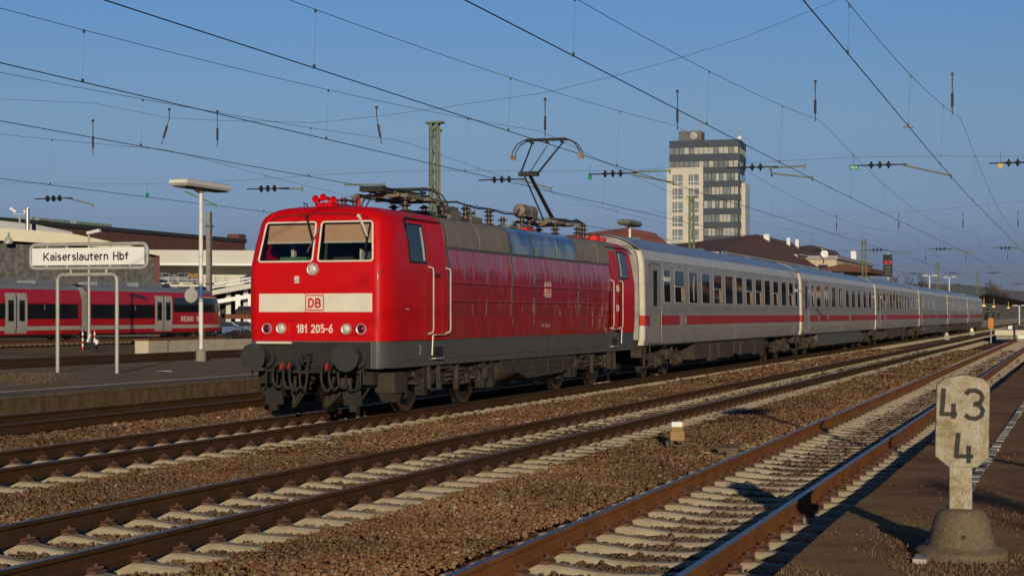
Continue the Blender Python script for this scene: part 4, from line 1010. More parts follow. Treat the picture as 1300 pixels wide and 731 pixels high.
def build_coach(name, label, wins, x0, skirt=False, gaps=()):
    t = thing(name, label, 'railway coach', (x0, 12.69, 0), 0, 'light grey coaches of the train')
    L0, L1 = .22, 26.18
    def shell(prof, xa, xb, nm, m, off=0):
        g = MB(); n = len(prof)
        for s in (-1, 1):
            vs = [(x, s*(wd+off), z) for x in (xa, xb) for z, wd in prof]
            g.add(vs, [(j, n+j, n+j+1, j+1) for j in range(n-1)])
        return g.build(nm, m, t, smooth=30)
    shell(CS, L0+.10, L1-.10, 'body_side', M['coach'])
    shell(CU, L0+.10, L1-.10, 'cantrail', M['coach_upper'])
    g = MB(); pr = CR+[(z, -y) for z, y in reversed(CR[:-1])]; n = len(pr); xs = [L0-.10]+[L0+.3+k*1.27 for k in range(21)]+[L1+.10]
    g.add([(x, y, z+(0 if .3 < x-L0 < 25.5 else -.02)) for x in xs for z, y in pr], [(i*n+j, (i+1)*n+j, (i+1)*n+j+1, i*n+j+1) for i in range(len(xs)-1) for j in range(n-1)])
    g.build('roof', M['coach_roof'], t, smooth=30)
    for xa, s in ((L0+.10, -1), (L1-.10, 1)):
        g = MB()
        pr = CS+CU[1:]+CR[1:-1]
        vs = [(xa+s*.10*(0 if wd > 1.2 else 1), sg*min(wd, 1.41)*1.0, z) for sg in (-1, 1) for z, wd in pr]; n = len(pr)
        g.add(vs, [(j, j+1, n+j+1, n+j) for j in range(n-1)]); g.build('end_wall', M['frame'], t)
        for sg in (-1, 1):
            g = MB(); pr2 = CS+CU[1:]; n = len(pr2)
            vs = []
            for q, (dx, k) in enumerate(((0, 0), (.05, -.012), (.09, -.05), (.10, -.09), (.10, -.14))):
                vs += [(xa+s*dx, sg*(wd+k), z) for z, wd in pr2]
            g.add(vs, [(q*n+j, (q+1)*n+j, (q+1)*n+j+1, q*n+j+1) for q in range(4) for j in range(n-1)])
            eb = g.build('corner_post', M['coach_end'], t, smooth=40)
            g = MB(); g.box(xa+s*.104, xa+s*.02, sg*1.27, sg*1.414, 1.49, 1.765); g.build('end_stripe', M['coach_end_red'], eb)
        g = MB()
        for sg in (-1, 1): g.box(xa+s*.10, xa+s*.36, sg*.50, sg*.72, 1.15, 3.35)
        g.box(xa+s*.10, xa+s*.36, -.72, .72, 3.15, 3.45); g.build('gangway', M['black'], t, bevel=.05)
        for sg in (-1, 1): buffer(t, xa-s*.10+s*.30 if False else (0 if s < 0 else 26.4), sg*.875, .30, .22, 1.06, s)
        g = MB(); g.box(xa-s*.1, xa+s*.05, -1.25, 1.25, .85, 1.1); g.build('headstock', M['bogie'], t)
        g = MB(); sx = xa+s*.05
        for sg in (-1, 1):
            g.box(sx, sx-s*.7, sg*1.02, sg*1.38, .62, .66); g.box(sx, sx-s*.7, sg*1.12, sg*1.40, .34, .37); g.bar((sx-s*.05, sg*1.38, .34), (sx-s*.05, sg*1.38, .95), .03, .05); g.bar((sx-s*.65, sg*1.38, .34), (sx-s*.65, sg*1.38, .95), .03, .05); g.box(sx-s*.05, sx-s*.6, sg*1.0, sg*1.3, .62, .9)
        g.build('door_steps', M['bogie2'], t)
    # red stripe, in lengths
    edges = [L0+.10]+[e for ga in gaps for e in ga]+[L1-.10]
    for s in (-1, 1):
        for a, b in zip(edges[::2], edges[1::2]):
            g = MB(); g.box(a, b, s*1.409, s*1.415, 1.49, 1.762); g.build('red_stripe', M['coach_red'], t)
        # doors
        for a, b in ((.90, 1.85), (24.55+.95+.1, 26.0)) if False else ((.85, 1.86),):
            g = MB(); g.box(a, b, s*1.39, s*1.424, 1.0, 3.18)
            d = g.build('door', M['coach'], t, bevel=.012)
            g = MB(); g.box(a+.28, b-.30, s*1.415, s*1.430, 2.02, 3.02); wn = g.build('window', M['black'], d, bevel=.02)
            g = MB(); g.box(a+.33, b-.35, s*1.42, s*1.433, 2.07, 2.97); g.build('pane', M['sideglass'], wn)
            g = MB(); g.box(a-.03, a-.005, s*1.40, s*1.426, 1.0, 3.22); g.box(b+.005, b+.03, s*1.40, s*1.426, 1.0, 3.22); g.box(a-.03, b+.03, s*1.38, s*1.42, 3.185, 3.21); g.build('door_seal', M['dgrey'], d)
            g = MB(); g.tube([(b+.08, s*1.41, 1.2), (b+.08, s*1.45, 1.25), (b+.08, s*1.45, 1.95), (b+.08, s*1.41, 2.0)], .012, 6); g.build('handrail', M['frame'], d)
        for (a, b, k) in wins:
            zt, zb = 3.06, 2.15
            wn = MBox(t, a, b, zb, zt, s)
            g = MB(); g.add([(a, s*1.4125, zb), (b, s*1.4125, zb), (b, s*1.390, zt), (a, s*1.390, zt)], [(0, 1, 2, 3)]); g.build('pane', M['sideglass'], wn)
            if k == 1:
                g = MB(); g.box(a, b, s*1.40, s*1.421, zb+.44, zb+.48); g.build('transom', M['frame'], wn)
                g = MB(); g.box(b-.34, b-.04, s*1.39, s*1.4145, zb+.02, zb+.43); g.build('curtain', M['curtain'], wn)
            elif k == 2:
                g = MB(); g.prism([(a+.55, zb+.05), (a+.70, zb+.05), (a+.62, zb+.45), (a+.72, zt-.1), (a+.60, zt-.1), (a+.52, zb+.45)], 'y', s*1.40, s*1.4155); g.build('curtain', M['frame'], wn)
            if k == 0 and (a < 3.0 or a > 24.8):
                g = MB(); g.box(a, b, s*1.40, s*1.4165, zt-.33, zt-.20); g.build('blind', M['whiteblind'], wn)
        # sign box in the stripe gap and panel joints
        g = MB(); g.box(5.0, 5.25, s*1.41, s*1.418, 1.52, 1.73) if gaps else g.box(2.0, 2.2, s*1.41, s*1.418, 1.55, 1.70); g.build('destination_box', M['frame'], t)
        g = MB()
        for x in (2.15, 12.5, 24.6): g.box(x, x+.012, s*1.405, s*1.4125, 1.0, 3.28)
        g.box(L0+.2, L1-.2, s*1.355, s*1.372, 3.285, 3.30); g.build('panel_seam', M['frame'], t)
        # underframe equipment
        g = MB()
        xs_ = [(6.9, 9.0, .40), (9.3, 10.2, .30), (10.6, 12.9, .36), (13.2, 13.9, .45), (14.3, 16.6, .40), (16.9, 18.6, .34)] if not skirt else [(5.4, 20.9, .35)]
        for a, b, z in xs_:
            g.box(a, b, s*.75, s*1.28, z, .94)
            if not skirt:
                for q in np.arange(a+.2, b-.1, .45): g.box(q, q+.03, s*1.28, s*1.295, z+.05, .9)
        g.build('underfloor_box', M['bogie2'] if not skirt else M['dgrey'], t, bevel=.02)
        g = MB(); g.lathe([(.18, 0), (.2, .04), (.2, 1.2), (.18, 1.24)], (19.0, s*1.0, .65), (1, 0, 0), 14); g.build('air_tank', M['bogie'], t, smooth=40)
    g = MB(); g.box(.4, 26.0, -1.3, 1.3, .90, .96); g.build('underframe', M['black'], t)
    for cx in (3.7, 22.7): bogie(t, cx, .46, 2.5, False)
    g = MB()
    for x in (4.5, 9.0, 13.2, 17.4, 21.9): g.lathe([(.22, 0), (.24, .05), (.2, .09)], (x, .0, 3.99), (0, 0, 1), 12)
    g.build('roof_ventilator', M['coach_roof'], t, smooth=40)
    return t
def MBox(t, a, b, zb, zt, s):
    g = MB()
    for (p, q, r_, u_) in ((a-.04, b+.04, zb-.045, zb), (a-.04, b+.04, zt, zt+.045), (a-.04, a, zb, zt), (b, b+.04, zb, zt)):
        y0 = lambda z: 1.418-.025*(z-2.1)
        vs = []
        for d in (0, -.03):
            vs += [(p, s*(y0(r_)+d), r_), (q, s*(y0(r_)+d), r_), (q, s*(y0(u_)+d), u_), (p, s*(y0(u_)+d), u_)]
        g.add(vs, [(0, 1, 2, 3), (0, 1, 5, 4), (1, 2, 6, 5), (2, 3, 7, 6), (3, 0, 4, 7)])
    return g.build('window', M['frame'], t)
XB = LX+17.94
c1 = build_coach('passenger_coach', 'light grey coach with red stripe coupled directly behind the red locomotive', W1, XB, False, ((4.35, 4.95),))
c2 = build_coach('passenger_coach', 'second coach behind the locomotive, its skirt hiding the underfloor', W2, XB+26.4, True, ((7.6, 8.1), (15.1, 15.8)))
for k, (src, lab) in enumerate([(c1, 'third coach behind the locomotive, between the two longest looking coaches and the small ones'), (c2, 'fourth coach behind the locomotive, third from the far end of the train'), (c1, 'fifth coach, next to last at the far end of the train'), (c2, 'last coach at the far end of the train beside the dark platform canopy')]):
    c = copy_tree(src); c.location = (XB+26.4*(k+2), 12.69, 0); c['label'] = lab

# ------------------------------------------------------------------ red railcar on the far left
DY, DX = 68.4, 101.0        # axis, articulation
rc = thing('railcar', 'red regional railcar with dark window band and light grey doors behind the station sign', 'train', (DX, DY, 0))
DP = [(.42, 1.30), (.75, 1.38), (1.0, 1.40), (1.35, 1.42), (1.62, 1.42), (2.55, 1.42), (2.9, 1.40), (3.25, 1.33), (3.5, 1.24), (3.72, 1.10), (3.85, .90), (3.92, .5), (3.94, 0)]
def rc_shell(z0, z1, xa, xb, nm, m, off=0, nose=False, parent=rc, sides=(-1, 1)):
    zs = [z for z, _ in DP if z0 < z < z1]; zs = [z0]+zs+[z1]
    def yw(z): return float(np.interp(z, [p[0] for p in DP], [p[1] for p in DP]))
    xs = [xa, xb]
    if nose: xs = [xa]+list(np.linspace(16.6, 21.5, 14))
    g = MB(); n = len(zs)
    for s in sides:
        vs = []
        for x in xs:
            for z in zs:
                f = 1.0; xx = x
                if nose and x > 16.6:
                    t = (x-16.6)/4.9
                    f = math.sqrt(max(0, 1-t**2.6)); back = max(0, z-1.5)**1.5*.55*t*t; xx = x-back
                    if z > 3.3: f *= 1-.25*t
                    zz = z-(.30*t*t if z > 3.3 else 0)
                else: zz = z
                vs.append((xx, s*(yw(z)+off)*max(f, .02), zz))
        g.add(vs, [(i*n+j, (i+1)*n+j, (i+1)*n+j+1, i*n+j+1) for i in range(len(xs)-1) for j in range(n-1)])
    return g.build(nm, m, parent, smooth=40)
for nose in (True, False):
    xa, xb = (.45, 21.5) if nose else (-21.0, -.45)
    rc_shell(.42, .72, xa, xb, 'lower_side', M['dmu_red'], 0, nose)
    rc_shell(.72, 1.0, xa, xb, 'grey_band', M['dmu_grey'], 0, nose)
    rc_shell(1.0, 3.50, xa, xb, 'body_side', M['dmu_red'], 0, nose)
    rc_shell(3.50, 3.94, xa, xb, 'roof', M['dmu_roof'], 0, nose)
    if nose:
        rc_shell(1.50, 2.52, .8, 9.3, 'window_band', M['dmu_glass'], .012)
        rc_shell(1.98, 3.10, 12.1, 21.5, 'cab_glazing', M['dmu_glass'], .014, True)
        rc_shell(3.12, 3.20, 15.0, 21.5, 'yellow_stripe', M['yellow'], .014, True)
    else: rc_shell(1.50, 2.52, -20.8, -.8, 'window_band', M['dmu_glass'], .012)
for a, b in ((9.4, 11.9), (-9.15, -6.75), (-19.5, -17.1)):
    m_ = (a+b)/2
    for s in (-1, 1):
        d = rc_shell(.52, 3.22, a, b, 'door', M['dmu_grey'], .022, sides=(s,))
        for p, q in ((a+.30, m_-.30), (m_+.30, b-.30)): rc_shell(1.35, 2.75, p, q, 'pane', M['dmu_glass'], .032, parent=d, sides=(s,))
        rc_shell(.55, 3.2, m_-.05, m_+.05, 'door_seal', M['black'], .03, parent=d, sides=(s,))
g = MB()
for k in range(6):
    x = -.42+k*.15; g.prism([(-1.33, .6), (-1.33, 3.3), (-1.0, 3.75), (1.0, 3.75), (1.33, 3.3), (1.33, .6)], 'x', x, x+.09)
g.build('gangway', M['frame'], rc)
for x in (-14.8, 0, 16.4): bogie(rc, x, .40, 1.9, False)
g = MB(); g.box(-20.5, 19.0, -1.2, 1.2, .28, .43); g.build('underframe', M['black'], rc)
g = MB()
for a, b, h in ((-19, -14, .2), (-12, -7, .28), (-5, -2.0, .22), (2.5, 6.5, .25), (8, 11.5, .3)): g.box(a, b, -.8, .8, 3.85, 3.92+h)
g.build('roof_unit', M['dmu_roof'], rc, bevel=.05)
text('train_lettering', 'REGIO', .40, (14.2, -1.425, 1.45), FACE_SIDE, M['signwhite'], rc, .004, 1.9, .17)
text('train_lettering', 'DB', .38, (16.0, -1.42, 1.45), FACE_SIDE, M['signwhite'], rc, .004, .62, .2)
for x in (-4.8, 6.6): text('class_numeral', '2', .30, (x, -1.437, 2.30), FACE_SIDE, M['dmu_grey'], rc, .004, .17, .13)
g = MB(); g.lathe([(.22, 0), (.2, .08)], (19.6, -1.22, 1.85), (.5, -1, 0), 14); g.build('headlight', M['lens'], rc, smooth=30)
g = MB(); g.box(20.8, 21.6, -.3, .3, .6, .9); g.build('coupler', M['black'], rc)

# ------------------------------------------------------------------ station sign
sg_ = thing('station_sign', 'white station name board on grey tube frame on the left platform', 'sign', (37.3, 24.7, .266))
def sgy(u): return at_S(u, 400, 37.3).y-24.7
def sgz(v): return at_S(110, v, 37.3).z-.266
def rr_loop(y0, y1, z0, z1, r, n=5):
    cy, cz = (y0+y1)/2, (z0+z1)/2
    return [(0, cy+p[0], cz+p[1]) for p in rrect(abs(y1-y0), abs(z1-z0), r, n)]
yl, yr = sgy(39), sgy(187)
g = MB(); g.tube(rr_loop(yr, yl, sgz(340.5), sgz(310), .16), .048, 10, closed=True); fr_ = g.build('board_frame', M['galv'], sg_, smooth=60)
g = MB(); g.box(-.03, .03, sgy(183.5), sgy(41.5), sgz(336.5), sgz(314.5)); bd = g.build('name_board', M['signwhite'], sg_, bevel=.006)
text('station_name', 'Kaiserslautern Hbf', sgz(320.0)-sgz(330.6), (-.033, (sgy(56)+sgy(164))/2, sgz(325.4)), FACE_FRONT, M['signblack'], bd, .002, abs(sgy(164)-sgy(56)), .165, .17)
g = MB(); a, b = sgy(73.2), sgy(148.5); zt = sgz(348.5); pts = [(0, a, 0)]
pts += [(0, a, zt-.16)]+[(0, a-.16+.16*math.cos(R(t)), zt-.16+.16*math.sin(R(t))) for t in (22, 45, 68, 90)]
pts += [(0, b+.16-.16*math.sin(R(t)), zt-.16+.16*math.cos(R(t))) for t in (0, 22, 45, 68)]+[(0, b, zt-.16), (0, b, 0)]
g.tube(pts, .052, 10); g.build('post_frame', M['galv'], sg_, smooth=60)
g = MB()
for u in (60, 85, 113, 140, 165): 
    g.cyl((0, sgy(u), sgz(312)), (0, sgy(u), sgz(315)), .03, n=8)
    g.cyl((0, sgy(u), sgz(336)), (0, sgy(u), sgz(340)), .03, n=8)
for u in (90, 113, 135): g.cyl((0, sgy(u), sgz(341)), (0, sgy(u), sgz(348)), .035, n=8)
g.build('bracket', M['galv'], sg_)

# ------------------------------------------------------------------ platform lamps
def platform_lamp(name, label, x, y, z0, h, length=3.6, band=True, group='flat headed platform lamps', headm=None):
    t = thing(name, label, 'platform lamp', (x, y, z0), 0, group)
    g = MB(); g.cyl((0, 0, .3), (0, 0, h-.28), .075, .065, 14); g.build('post', M['lampwhite'], t, smooth=40)
    g = MB(); g.lathe([(.17, -.3), (.17, .28), (.13, .36), (.10, .40)], (0, 0, 0), (0, 0, 1), 14); g.build('foot', M['conc'], t, smooth=40)
    g = MB()
    l, w_ = length/2, .34
    vs = []
    for (k, z, wl) in ((.93, h-.20, .86), (1, h-.12, 1), (.97, h-.01, .93), (.90, h+.03, .75)):
        vs += [(l*k, w_*wl*.9, z), (l*k*.96, w_*wl, z), (-l*k*.96, w_*wl, z), (-l*k, w_*wl*.9, z), (-l*k, -w_*wl*.9, z), (-l*k*.96, -w_*wl, z), (l*k*.96, -w_*wl, z), (l*k, -w_*wl*.9, z)]
    fs = [(i*8+j, i*8+(j+1) % 8, (i+1)*8+(j+1) % 8, (i+1)*8+j) for i in range(3) for j in range(8)]+[tuple(range(24, 32))]
    g.add(vs, fs); hd = g.build('lamp_head', headm or M['lampwhite'], t, smooth=25)
    g = MB(); g.add([(x_*l*.93, y_*w_*.86, h-.205) for x_, y_ in ((-1, -1), (1, -1), (1, 1), (-1, 1))], [(0, 1, 2, 3)]); g.box(-l*.9, l*.9, -.22, .22, h-.24, h-.20); g.build('diffuser', M['lampdark'], hd)
    g = MB(); g.prism([(-.42, h-.21), (.42, h-.21), (.12, h-.34), (-.12, h-.34)], 'y', -.09, .09); g.build('head_bracket', M['lampwhite'], t)
    if band:
        g = MB()
        for z in (1.95, 2.02, 2.5): g.cyl((0, 0, z), (0, 0, z+.03), .085, n=14)
        g.cyl((0, 0, 2.06), (0, 0, 2.47), .078, n=14); g.build('blue_band', M['blue'], t)
        g = MB(); g.box(-.11, .11, -.10, .10, 3.10, 3.10); g.lathe([(.24, 0), (.24, .04)], (-.05, .32, 2.15), (-1, 0, 0), 18); g.build('round_plate', M['galv'], t)
    return t
platform_lamp('platform_lamp', 'white flat headed lamp on the left platform beside the locomotive front', 48.0, 27.4, .266, 5.85, 3.05)
p_ = at_lat(799.5, 300, 21.6)
platform_lamp('platform_lamp', 'dark flat headed lamp showing above the coach roof beside the orange roof', p_.x, 21.6, .266, at_lat(799.5, 283.5, 21.6).z-.266+.1, 2.6, False, headm=M['mastgreen'])
platform_lamp('platform_lamp', 'flat headed lamp on the near platform outside the picture at right', 10.9, -3.3, .04, 4.9, 1.6, False)
# loudspeaker on the concrete post, plus the slim lamp and posts behind the platform
t = thing('concrete_mast', 'square concrete mast with cable duct rising behind the railcar nose', 'mast', (at_lat(265.5, 400, 75).x, 75.0, -.3))
g = MB(); hm_ = at_lat(266, 270, 75).z+.3; g.box(-.22, .22, -.20, .20, 0, hm_); g.build('post', M['conc'], t, bevel=.02)
g = MB(); g.box(-.30, -.225, -.34, -.24, .5, hm_+.1); g.box(-.27, .26, -.36, .24, hm_-1.3, hm_-1.15); g.box(-.27, .26, -.36, .24, 4.8, 4.95); g.build('cable_duct', M['lampdark'], t)
t = thing('loudspeaker', 'ochre horn loudspeaker fixed on the platform lamp post', 'loudspeaker', (48.0, 27.4, 3.05))
g = MB(); g.box(-.08, .08, .08, .26, -.08, .10); g.build('housing', M['ochre'], t, bevel=.03)
g = MB(); g.lathe([(.04, 0), (.06, .06), (.11, .15), (.10, .15), (.04, .03)], (-.05, .26, .02), (-.4, 1, 0), 14); g.build('horn', M['ochre'], t, smooth=40)
p_ = at_lat(113, 432, 59.8)
t = thing('yard_lamp', 'slim grey lamp pole behind the station sign', 'lamp', (p_.x, 59.8, -.2)); h_ = at_lat(113, 297, 59.8).z+.2
g = MB(); g.cyl((0, 0, 0), (0, 0, h_), .11, .07, 10); g.build('post', M['galv'], t, smooth=40)
g = MB(); g.obox((.0, -.35, h_+.12), (.35, .95, .22), Matrix.Rotation(R(-10), 3, 'X')); g.build('lamp_head', M['lampwhite'], t, bevel=.06)
for u in (105, 120):
    q = at_lat(u, 440, 55.5)
    t = thing('barrier_post', 'red and white banded post %s of the slim lamp pole behind the sign' % ('left' if u == 105 else 'right'), 'post', (q.x, 55.5, -.25), 0, 'red and white posts by the slim lamp')
    for k in range(7):
        g = MB(); g.cyl((0, 0, k*.165), (0, 0, (k+1)*.165), .05, n=10); g.build('band', M['signwhite'] if k % 2 else M['redpaint'], t, smooth=40)
t = thing('white_signal_dwarf', 'small white ground signal between the red and white posts', 'signal', (at_lat(116, 440, 55.4).x, 55.4, -.25))
g = MB(); g.lathe([(.16, 0), (.16, .10), (.05, .12)], (0, -.35, .42), (-1, 0, 0), 14); g.obox((0, .15, .65), (.12, .1, .5), Matrix.Rotation(R(25), 3, 'X')); g.build('arm', M['signwhite'], t)
g = MB(); g.box(-.2, .2, -.35, .35, 0, .4); g.cyl((0, 0, .3), (0, 0, .8), .05); g.build('body', M['black'], t, bevel=.03)
# old platform behind, box, wall
t = thing('rusty_box', 'whitish concrete box with rusty lid at the end of the old platform', 'box', at_lat(194, 446, 42.6)); t.location.z = -.3
g = MB(); g.box(-.9, .9, -.3, .45, 0, .85); g.build('body', M['beige'], t, bevel=.03)
g = MB(); g.box(-.97, .97, -.35, .5, .85, .93); g.build('lid', M['rust'], t, bevel=.02)
t = thing('old_platform', 'old beige platform wall behind the lamp post, moss on its face', 'platform', (0, 42.4, -.4))
xa, xb = at_lat(210, 440, 42.4).x, 140
g = MB(); g.box(xa, xb, 0, .3, 0, .90); g.build('wall', M['beige'], t, bevel=.02)
g = MB(); g.box(xa, xb, .302, 1.6, 0, .80); g.build('surface', M['asphalt'], t)

# ------------------------------------------------------------------ buildings and yard at left
M['cream_fascia'] = mat('cream_fascia', (.62, .55, .40), .7, var=.06)
M['shedwall'] = mat('dark_ribbed_shed_wall', (.030, .027, .025), .6, var=.12, scale=1)
M['brick'] = mat('brown_brick', (.13, .05, .042), .9, var=.15, scale=.5)
M['paleconc'] = mat('pale_grey_concrete', (.60, .57, .50), .85, var=.06, scale=.3, dirt=(.50, .46, .39), damt=.25, dscale=.2)
M['void'] = mat('deck_shade_and_dark_paint', (.035, .035, .04), .9)  # near-black for the painted shade under the deck and for dark fittings
M['solar'] = mat('blue_black_panel_roof', (.035, .045, .075), .3, var=.15)
M['greenmetal'] = mat('pale_green_cladding', (.22, .30, .24), .6, var=.06)
M['tile'] = mat('brown_roof_tile', (.13, .052, .032), .85, var=.16, scale=.8, bump=.3, bscale=3)
M['tile_orange'] = mat('orange_roof_tile', (.42, .115, .05), .85, var=.12, scale=.8)
M['stucco'] = mat('pale_stucco', (.50, .43, .32), .9, var=.08, scale=.5)
M['winddark'] = mat('dark_window_glass', (.03, .036, .045), .08, var=.3, spec=.6)

class Facade:
    """a front wall seen square on: local x = depth, y = left along the wall, z = up"""
    def __init__(s, u0, Z0, turn=0):
        p = at_Z(u0, V0, Z0); s.a = TH-math.atan((u0-650)/F)+turn; s.p = Vector((p.x, p.y, -.3)); s.n = Vector((math.cos(s.a), math.sin(s.a)))
    def __call__(s, u, v, dx=0):
        t = (u-650)/F; d = Vector((CT+t*ST, ST-t*CT)); Z = (Vector(s.p[:2]).dot(s.n)+dx)/d.dot(s.n)
        q = d*Z-Vector(s.p[:2]); return (q.dot(Vector((-math.sin(s.a), math.cos(s.a)))), HC-(v-V0)/F*Z+.3)
# shed with arched cream fascia
fa = Facade(198, 158)
t = thing('engine_shed', 'dark ribbed shed with cream arched fascia above the red railcar', 'building', fa.p, fa.a)
top = [fa(u, v) for u, v in ((-60, 287), (-20, 289), (20, 291), (60, 294), (97, 298), (140, 307), (178, 315), (200, 321))]
bot = [fa(u, v) for u, v in ((200, 324.5), (178, 320.5), (140, 315.5), (97, 311.5), (60, 309), (20, 306.5), (-20, 305), (-60, 304))]
g = MB(); g.prism(top+bot, 'x', -.6, 0); g.build('fascia', M['cream_fascia'], t)
yr = fa(196, 330)[0]; wall = [p for p in bot if p[0] > yr]
wp = [(yr, 0), (yr, wall[0][1])]+wall+[(top[0][0], 0)]
g = MB(); g.prism(wp, 'x', .5, .7); wl = g.build('wall', M['shedwall'], t)
g = MB(); y = yr+.6
while y < top[0][0]-.5:
    zt_ = float(np.interp(y, [q[0] for q in wall], [q[1] for q in wall]))
    g.box(.42, .5, y, y+.05, 2, zt_-.05); y += 1.0
g.build('wall_rib', M['roofgrey'], wl)
g = MB(); g.box(.1, .7, yr-.5, yr, 0, bot[0][1]); g.build('corner_pier', M['brick'], t)
g = MB(); g.prism(top+[(q[0], q[1]-.35) for q in reversed(top)], 'x', 0, 40); g.build('roof', M['solar'], t)
pr = [fa(u, v, 2.5) for u, v in ((-40, 280), (0, 280), (45, 285), (92, 294.5), (92, 299), (45, 296), (0, 293), (-40, 292))]
g = MB(); g.prism(pr, 'x', 2.5, 14); g.build('roof_monitor', M['solar'], t)
q = fa(10.5, 308, -.8)
g = MB(); g.lathe([(.42, 0), (.40, .25), (.25, .55), (.10, .72), (.05, 1.1)], (-.9, q[0], q[1]-.1), (0, 0, 1), 14); g.build('bell_lamp', M['galv'], t, smooth=40)
q = fa(35, 299, -.3); w_ = t.location+Vector((math.cos(fa.a)*-.3-math.sin(fa.a)*q[0], math.sin(fa.a)*-.3+math.cos(fa.a)*q[0], q[1]))
t = thing('vent_pipe', 'bright steel flue pipe on the cream fascia roof at far left', 'flue', w_)
hp_ = fa(35, 265.5, -.3)[1]-q[1]
g = MB(); g.cyl((0, 0, -.1), (0, 0, hp_), .19, n=16); g.lathe([(.23, 0), (.23, .12)], (0, 0, hp_-.05), (0, 0, 1), 16); g.build('pipe', mat('bright_steel', (.6, .58, .54), .3, .9, var=.1), t, smooth=40)
q = at_Z(25, 280, 172); t = thing('floodlight_mast', 'pair of floodlights on a thin mast above the shed roof at far left', 'floodlight', (q.x, q.y, q.z-2), TH+R(17)-math.pi/2); zz = at_Z(25, 267, 172).z-t.location.z
g = MB(); g.cyl((0, 0, 0), (0, 0, zz-.5), .09); g.bar((-.7, 0, zz-.4), (.7, 0, zz-.4), .08, .08); g.build('mast', M['galv'], t)
for sx in (-.62, .62):
    g = MB(); g.obox((sx*1.1, 0, zz), (.75, .5, .30), Matrix.Rotation(R(35 if sx < 0 else -35), 3, 'Y')); g.build('floodlight', M['lampwhite'], t, bevel=.04)

# long brick hall with pale green roof boxes
LB = 165.0
a, b = at_lat(90, 289, LB), at_lat(311, 306, LB)
t = thing('brick_hall', 'long dark brick hall behind the parking deck', 'building', (0, 0, -.3))
g = MB(); g.box(a.x-70, b.x, LB, LB+45, 0, a.z+.3); g.build('wall', M['brick'], t)
g = MB(); g.box(a.x-70, b.x+.3, LB-.3, LB+45, a.z+.3, a.z+1.0); g.build('parapet', M['void'], t)
g = MB(); x = a.x-60
while x < b.x-2: g.box(x, x+1.2, LB-.03, LB+.1, a.z-2.0, a.z-.9); x += 2.4
g.build('clerestory_panes', M['tile'], t)
q = at_lat(309, 303, LB); g = MB(); g.box(q.x-1.5, q.x+1.4, LB+.2, LB+3, a.z, a.z+2.0); g.build('stair_head', M['brick'], t)
for k, (u0, u1, v0, v1, lab) in enumerate([(40, 89, 280, 290, 'long pale green roof housing left of the brick hall'), (97, 142, 285, 293, 'pale green plant housing standing on the brick hall roof')]):
    p0, p1 = at_lat(u0, v1, LB+8), at_lat(u1, v0, LB+8)
    t = thing('roof_housing', lab, 'roof housing', (0, 0, 0), 0, 'pale green roof housings')
    g = MB(); g.box(p0.x, p1.x, LB+8, LB+20, a.z-1, p1.z); g.build('cladding', M['greenmetal'], t, bevel=.05)
    g = MB(); x = p0.x+1.0
    while x < p1.x-.5: g.box(x, x+.12, LB+7.9, LB+8, a.z-.5, p1.z-.1); x += 1.4
    g.build('cladding_rib', M['mastgreen'], t)
q = at_lat(56, 281, LB+6); t = thing('roof_lamp', 'dark flat lamp on a thin stalk above the green roof housing', 'lamp', (q.x, LB+6, q.z-3))
g = MB(); g.cyl((0, 0, 0), (0, 0, 3.1), .12); g.box(-2.0, 2.0, -.4, .4, 3.1, 3.5); g.build('post', M['frame'], t)

# parking deck
fd = Facade(262, 205)
t = thing('parking_deck', 'pale concrete parking deck with white railings behind the railcar', 'parking deck', fd.p, fd.a)
pk = t
z = lambda v, dx=0: fd(262, v, dx)[1]
ya, yb = fd(150, 330)[0], fd(470, 330)[0]
g = MB(); g.box(9, 9.6, ya, yb, 0, z(334)); g.build('back_wall', M['paleconc'], t)
g = MB(); g.box(4, 9, ya, yb, z(334), z(316)); g.build('parapet', M['paleconc'], t)
g = MB(); g.box(3.8, 9, ya, yb, z(335.6), z(333.6)); g.build('slab_edge', M['signwhite'], t)
g = MB(); g.box(0, 8.9, ya, yb, z(364), z(361.0)); g.build('deck', M['paleconc'], t)
g = MB(); g.box(7, 8.8, ya, yb, 0, z(366)); g.build('under_deck_shade', M['void'], t)  # dark sheet standing in for the deep shade below the deck
for u in (200, 222, 244, 266, 290, 312):
    g = MB(); y = fd(u, 400)[0]; g.box(.3, .8, y-.3, y+.3, 0, z(364)); g.build('pillar', M['paleconc'], t)
yl_, yr_ = fd(268, 372)[0], fd(470, 372)[0]
for v0, v1, m_ in ((372, 336, 'paleconc'), (384, 350, 'signwhite')):
    g = MB(); g.bar((-1.5, yl_, fd(268, v0, -1.5)[1]), (-1.5, yr_, fd(470, v1, -1.5)[1]), .25, .5); g.build('ramp_beam', M[m_], t)
for k in range(4):
    g = MB(); g.cyl((-1.5, yl_, fd(268, 374-k*4.2, -1.5)[1]), (-1.5, yr_, fd(470, 338-k*4.2, -1.5)[1]), .10, n=6); g.build('railing', M['signwhite'], t)
g = MB()
for u in range(190, 296, 12):
    y = fd(u, 361, -.2)[0]; g.cyl((-.2, y, z(361)), (-.2, y, z(361)+1.1), .06, n=6)
for v in (352.5, 355.5, 358.5): g.cyl((-.2, fd(188, v)[0], z(v)), (-.2, fd(292, v)[0], z(v)), .05, n=6)
g.build('railing', M['galv'], t)
for u in (302, 318):
    y = fd(u, 410, -1.6)[0]; g = MB(); g.box(-1.6, -1.1, y-.3, y+.3, 0, fd(u, 374, -1.6)[1]); g.build('ramp_pillar', M['signwhite'], t)

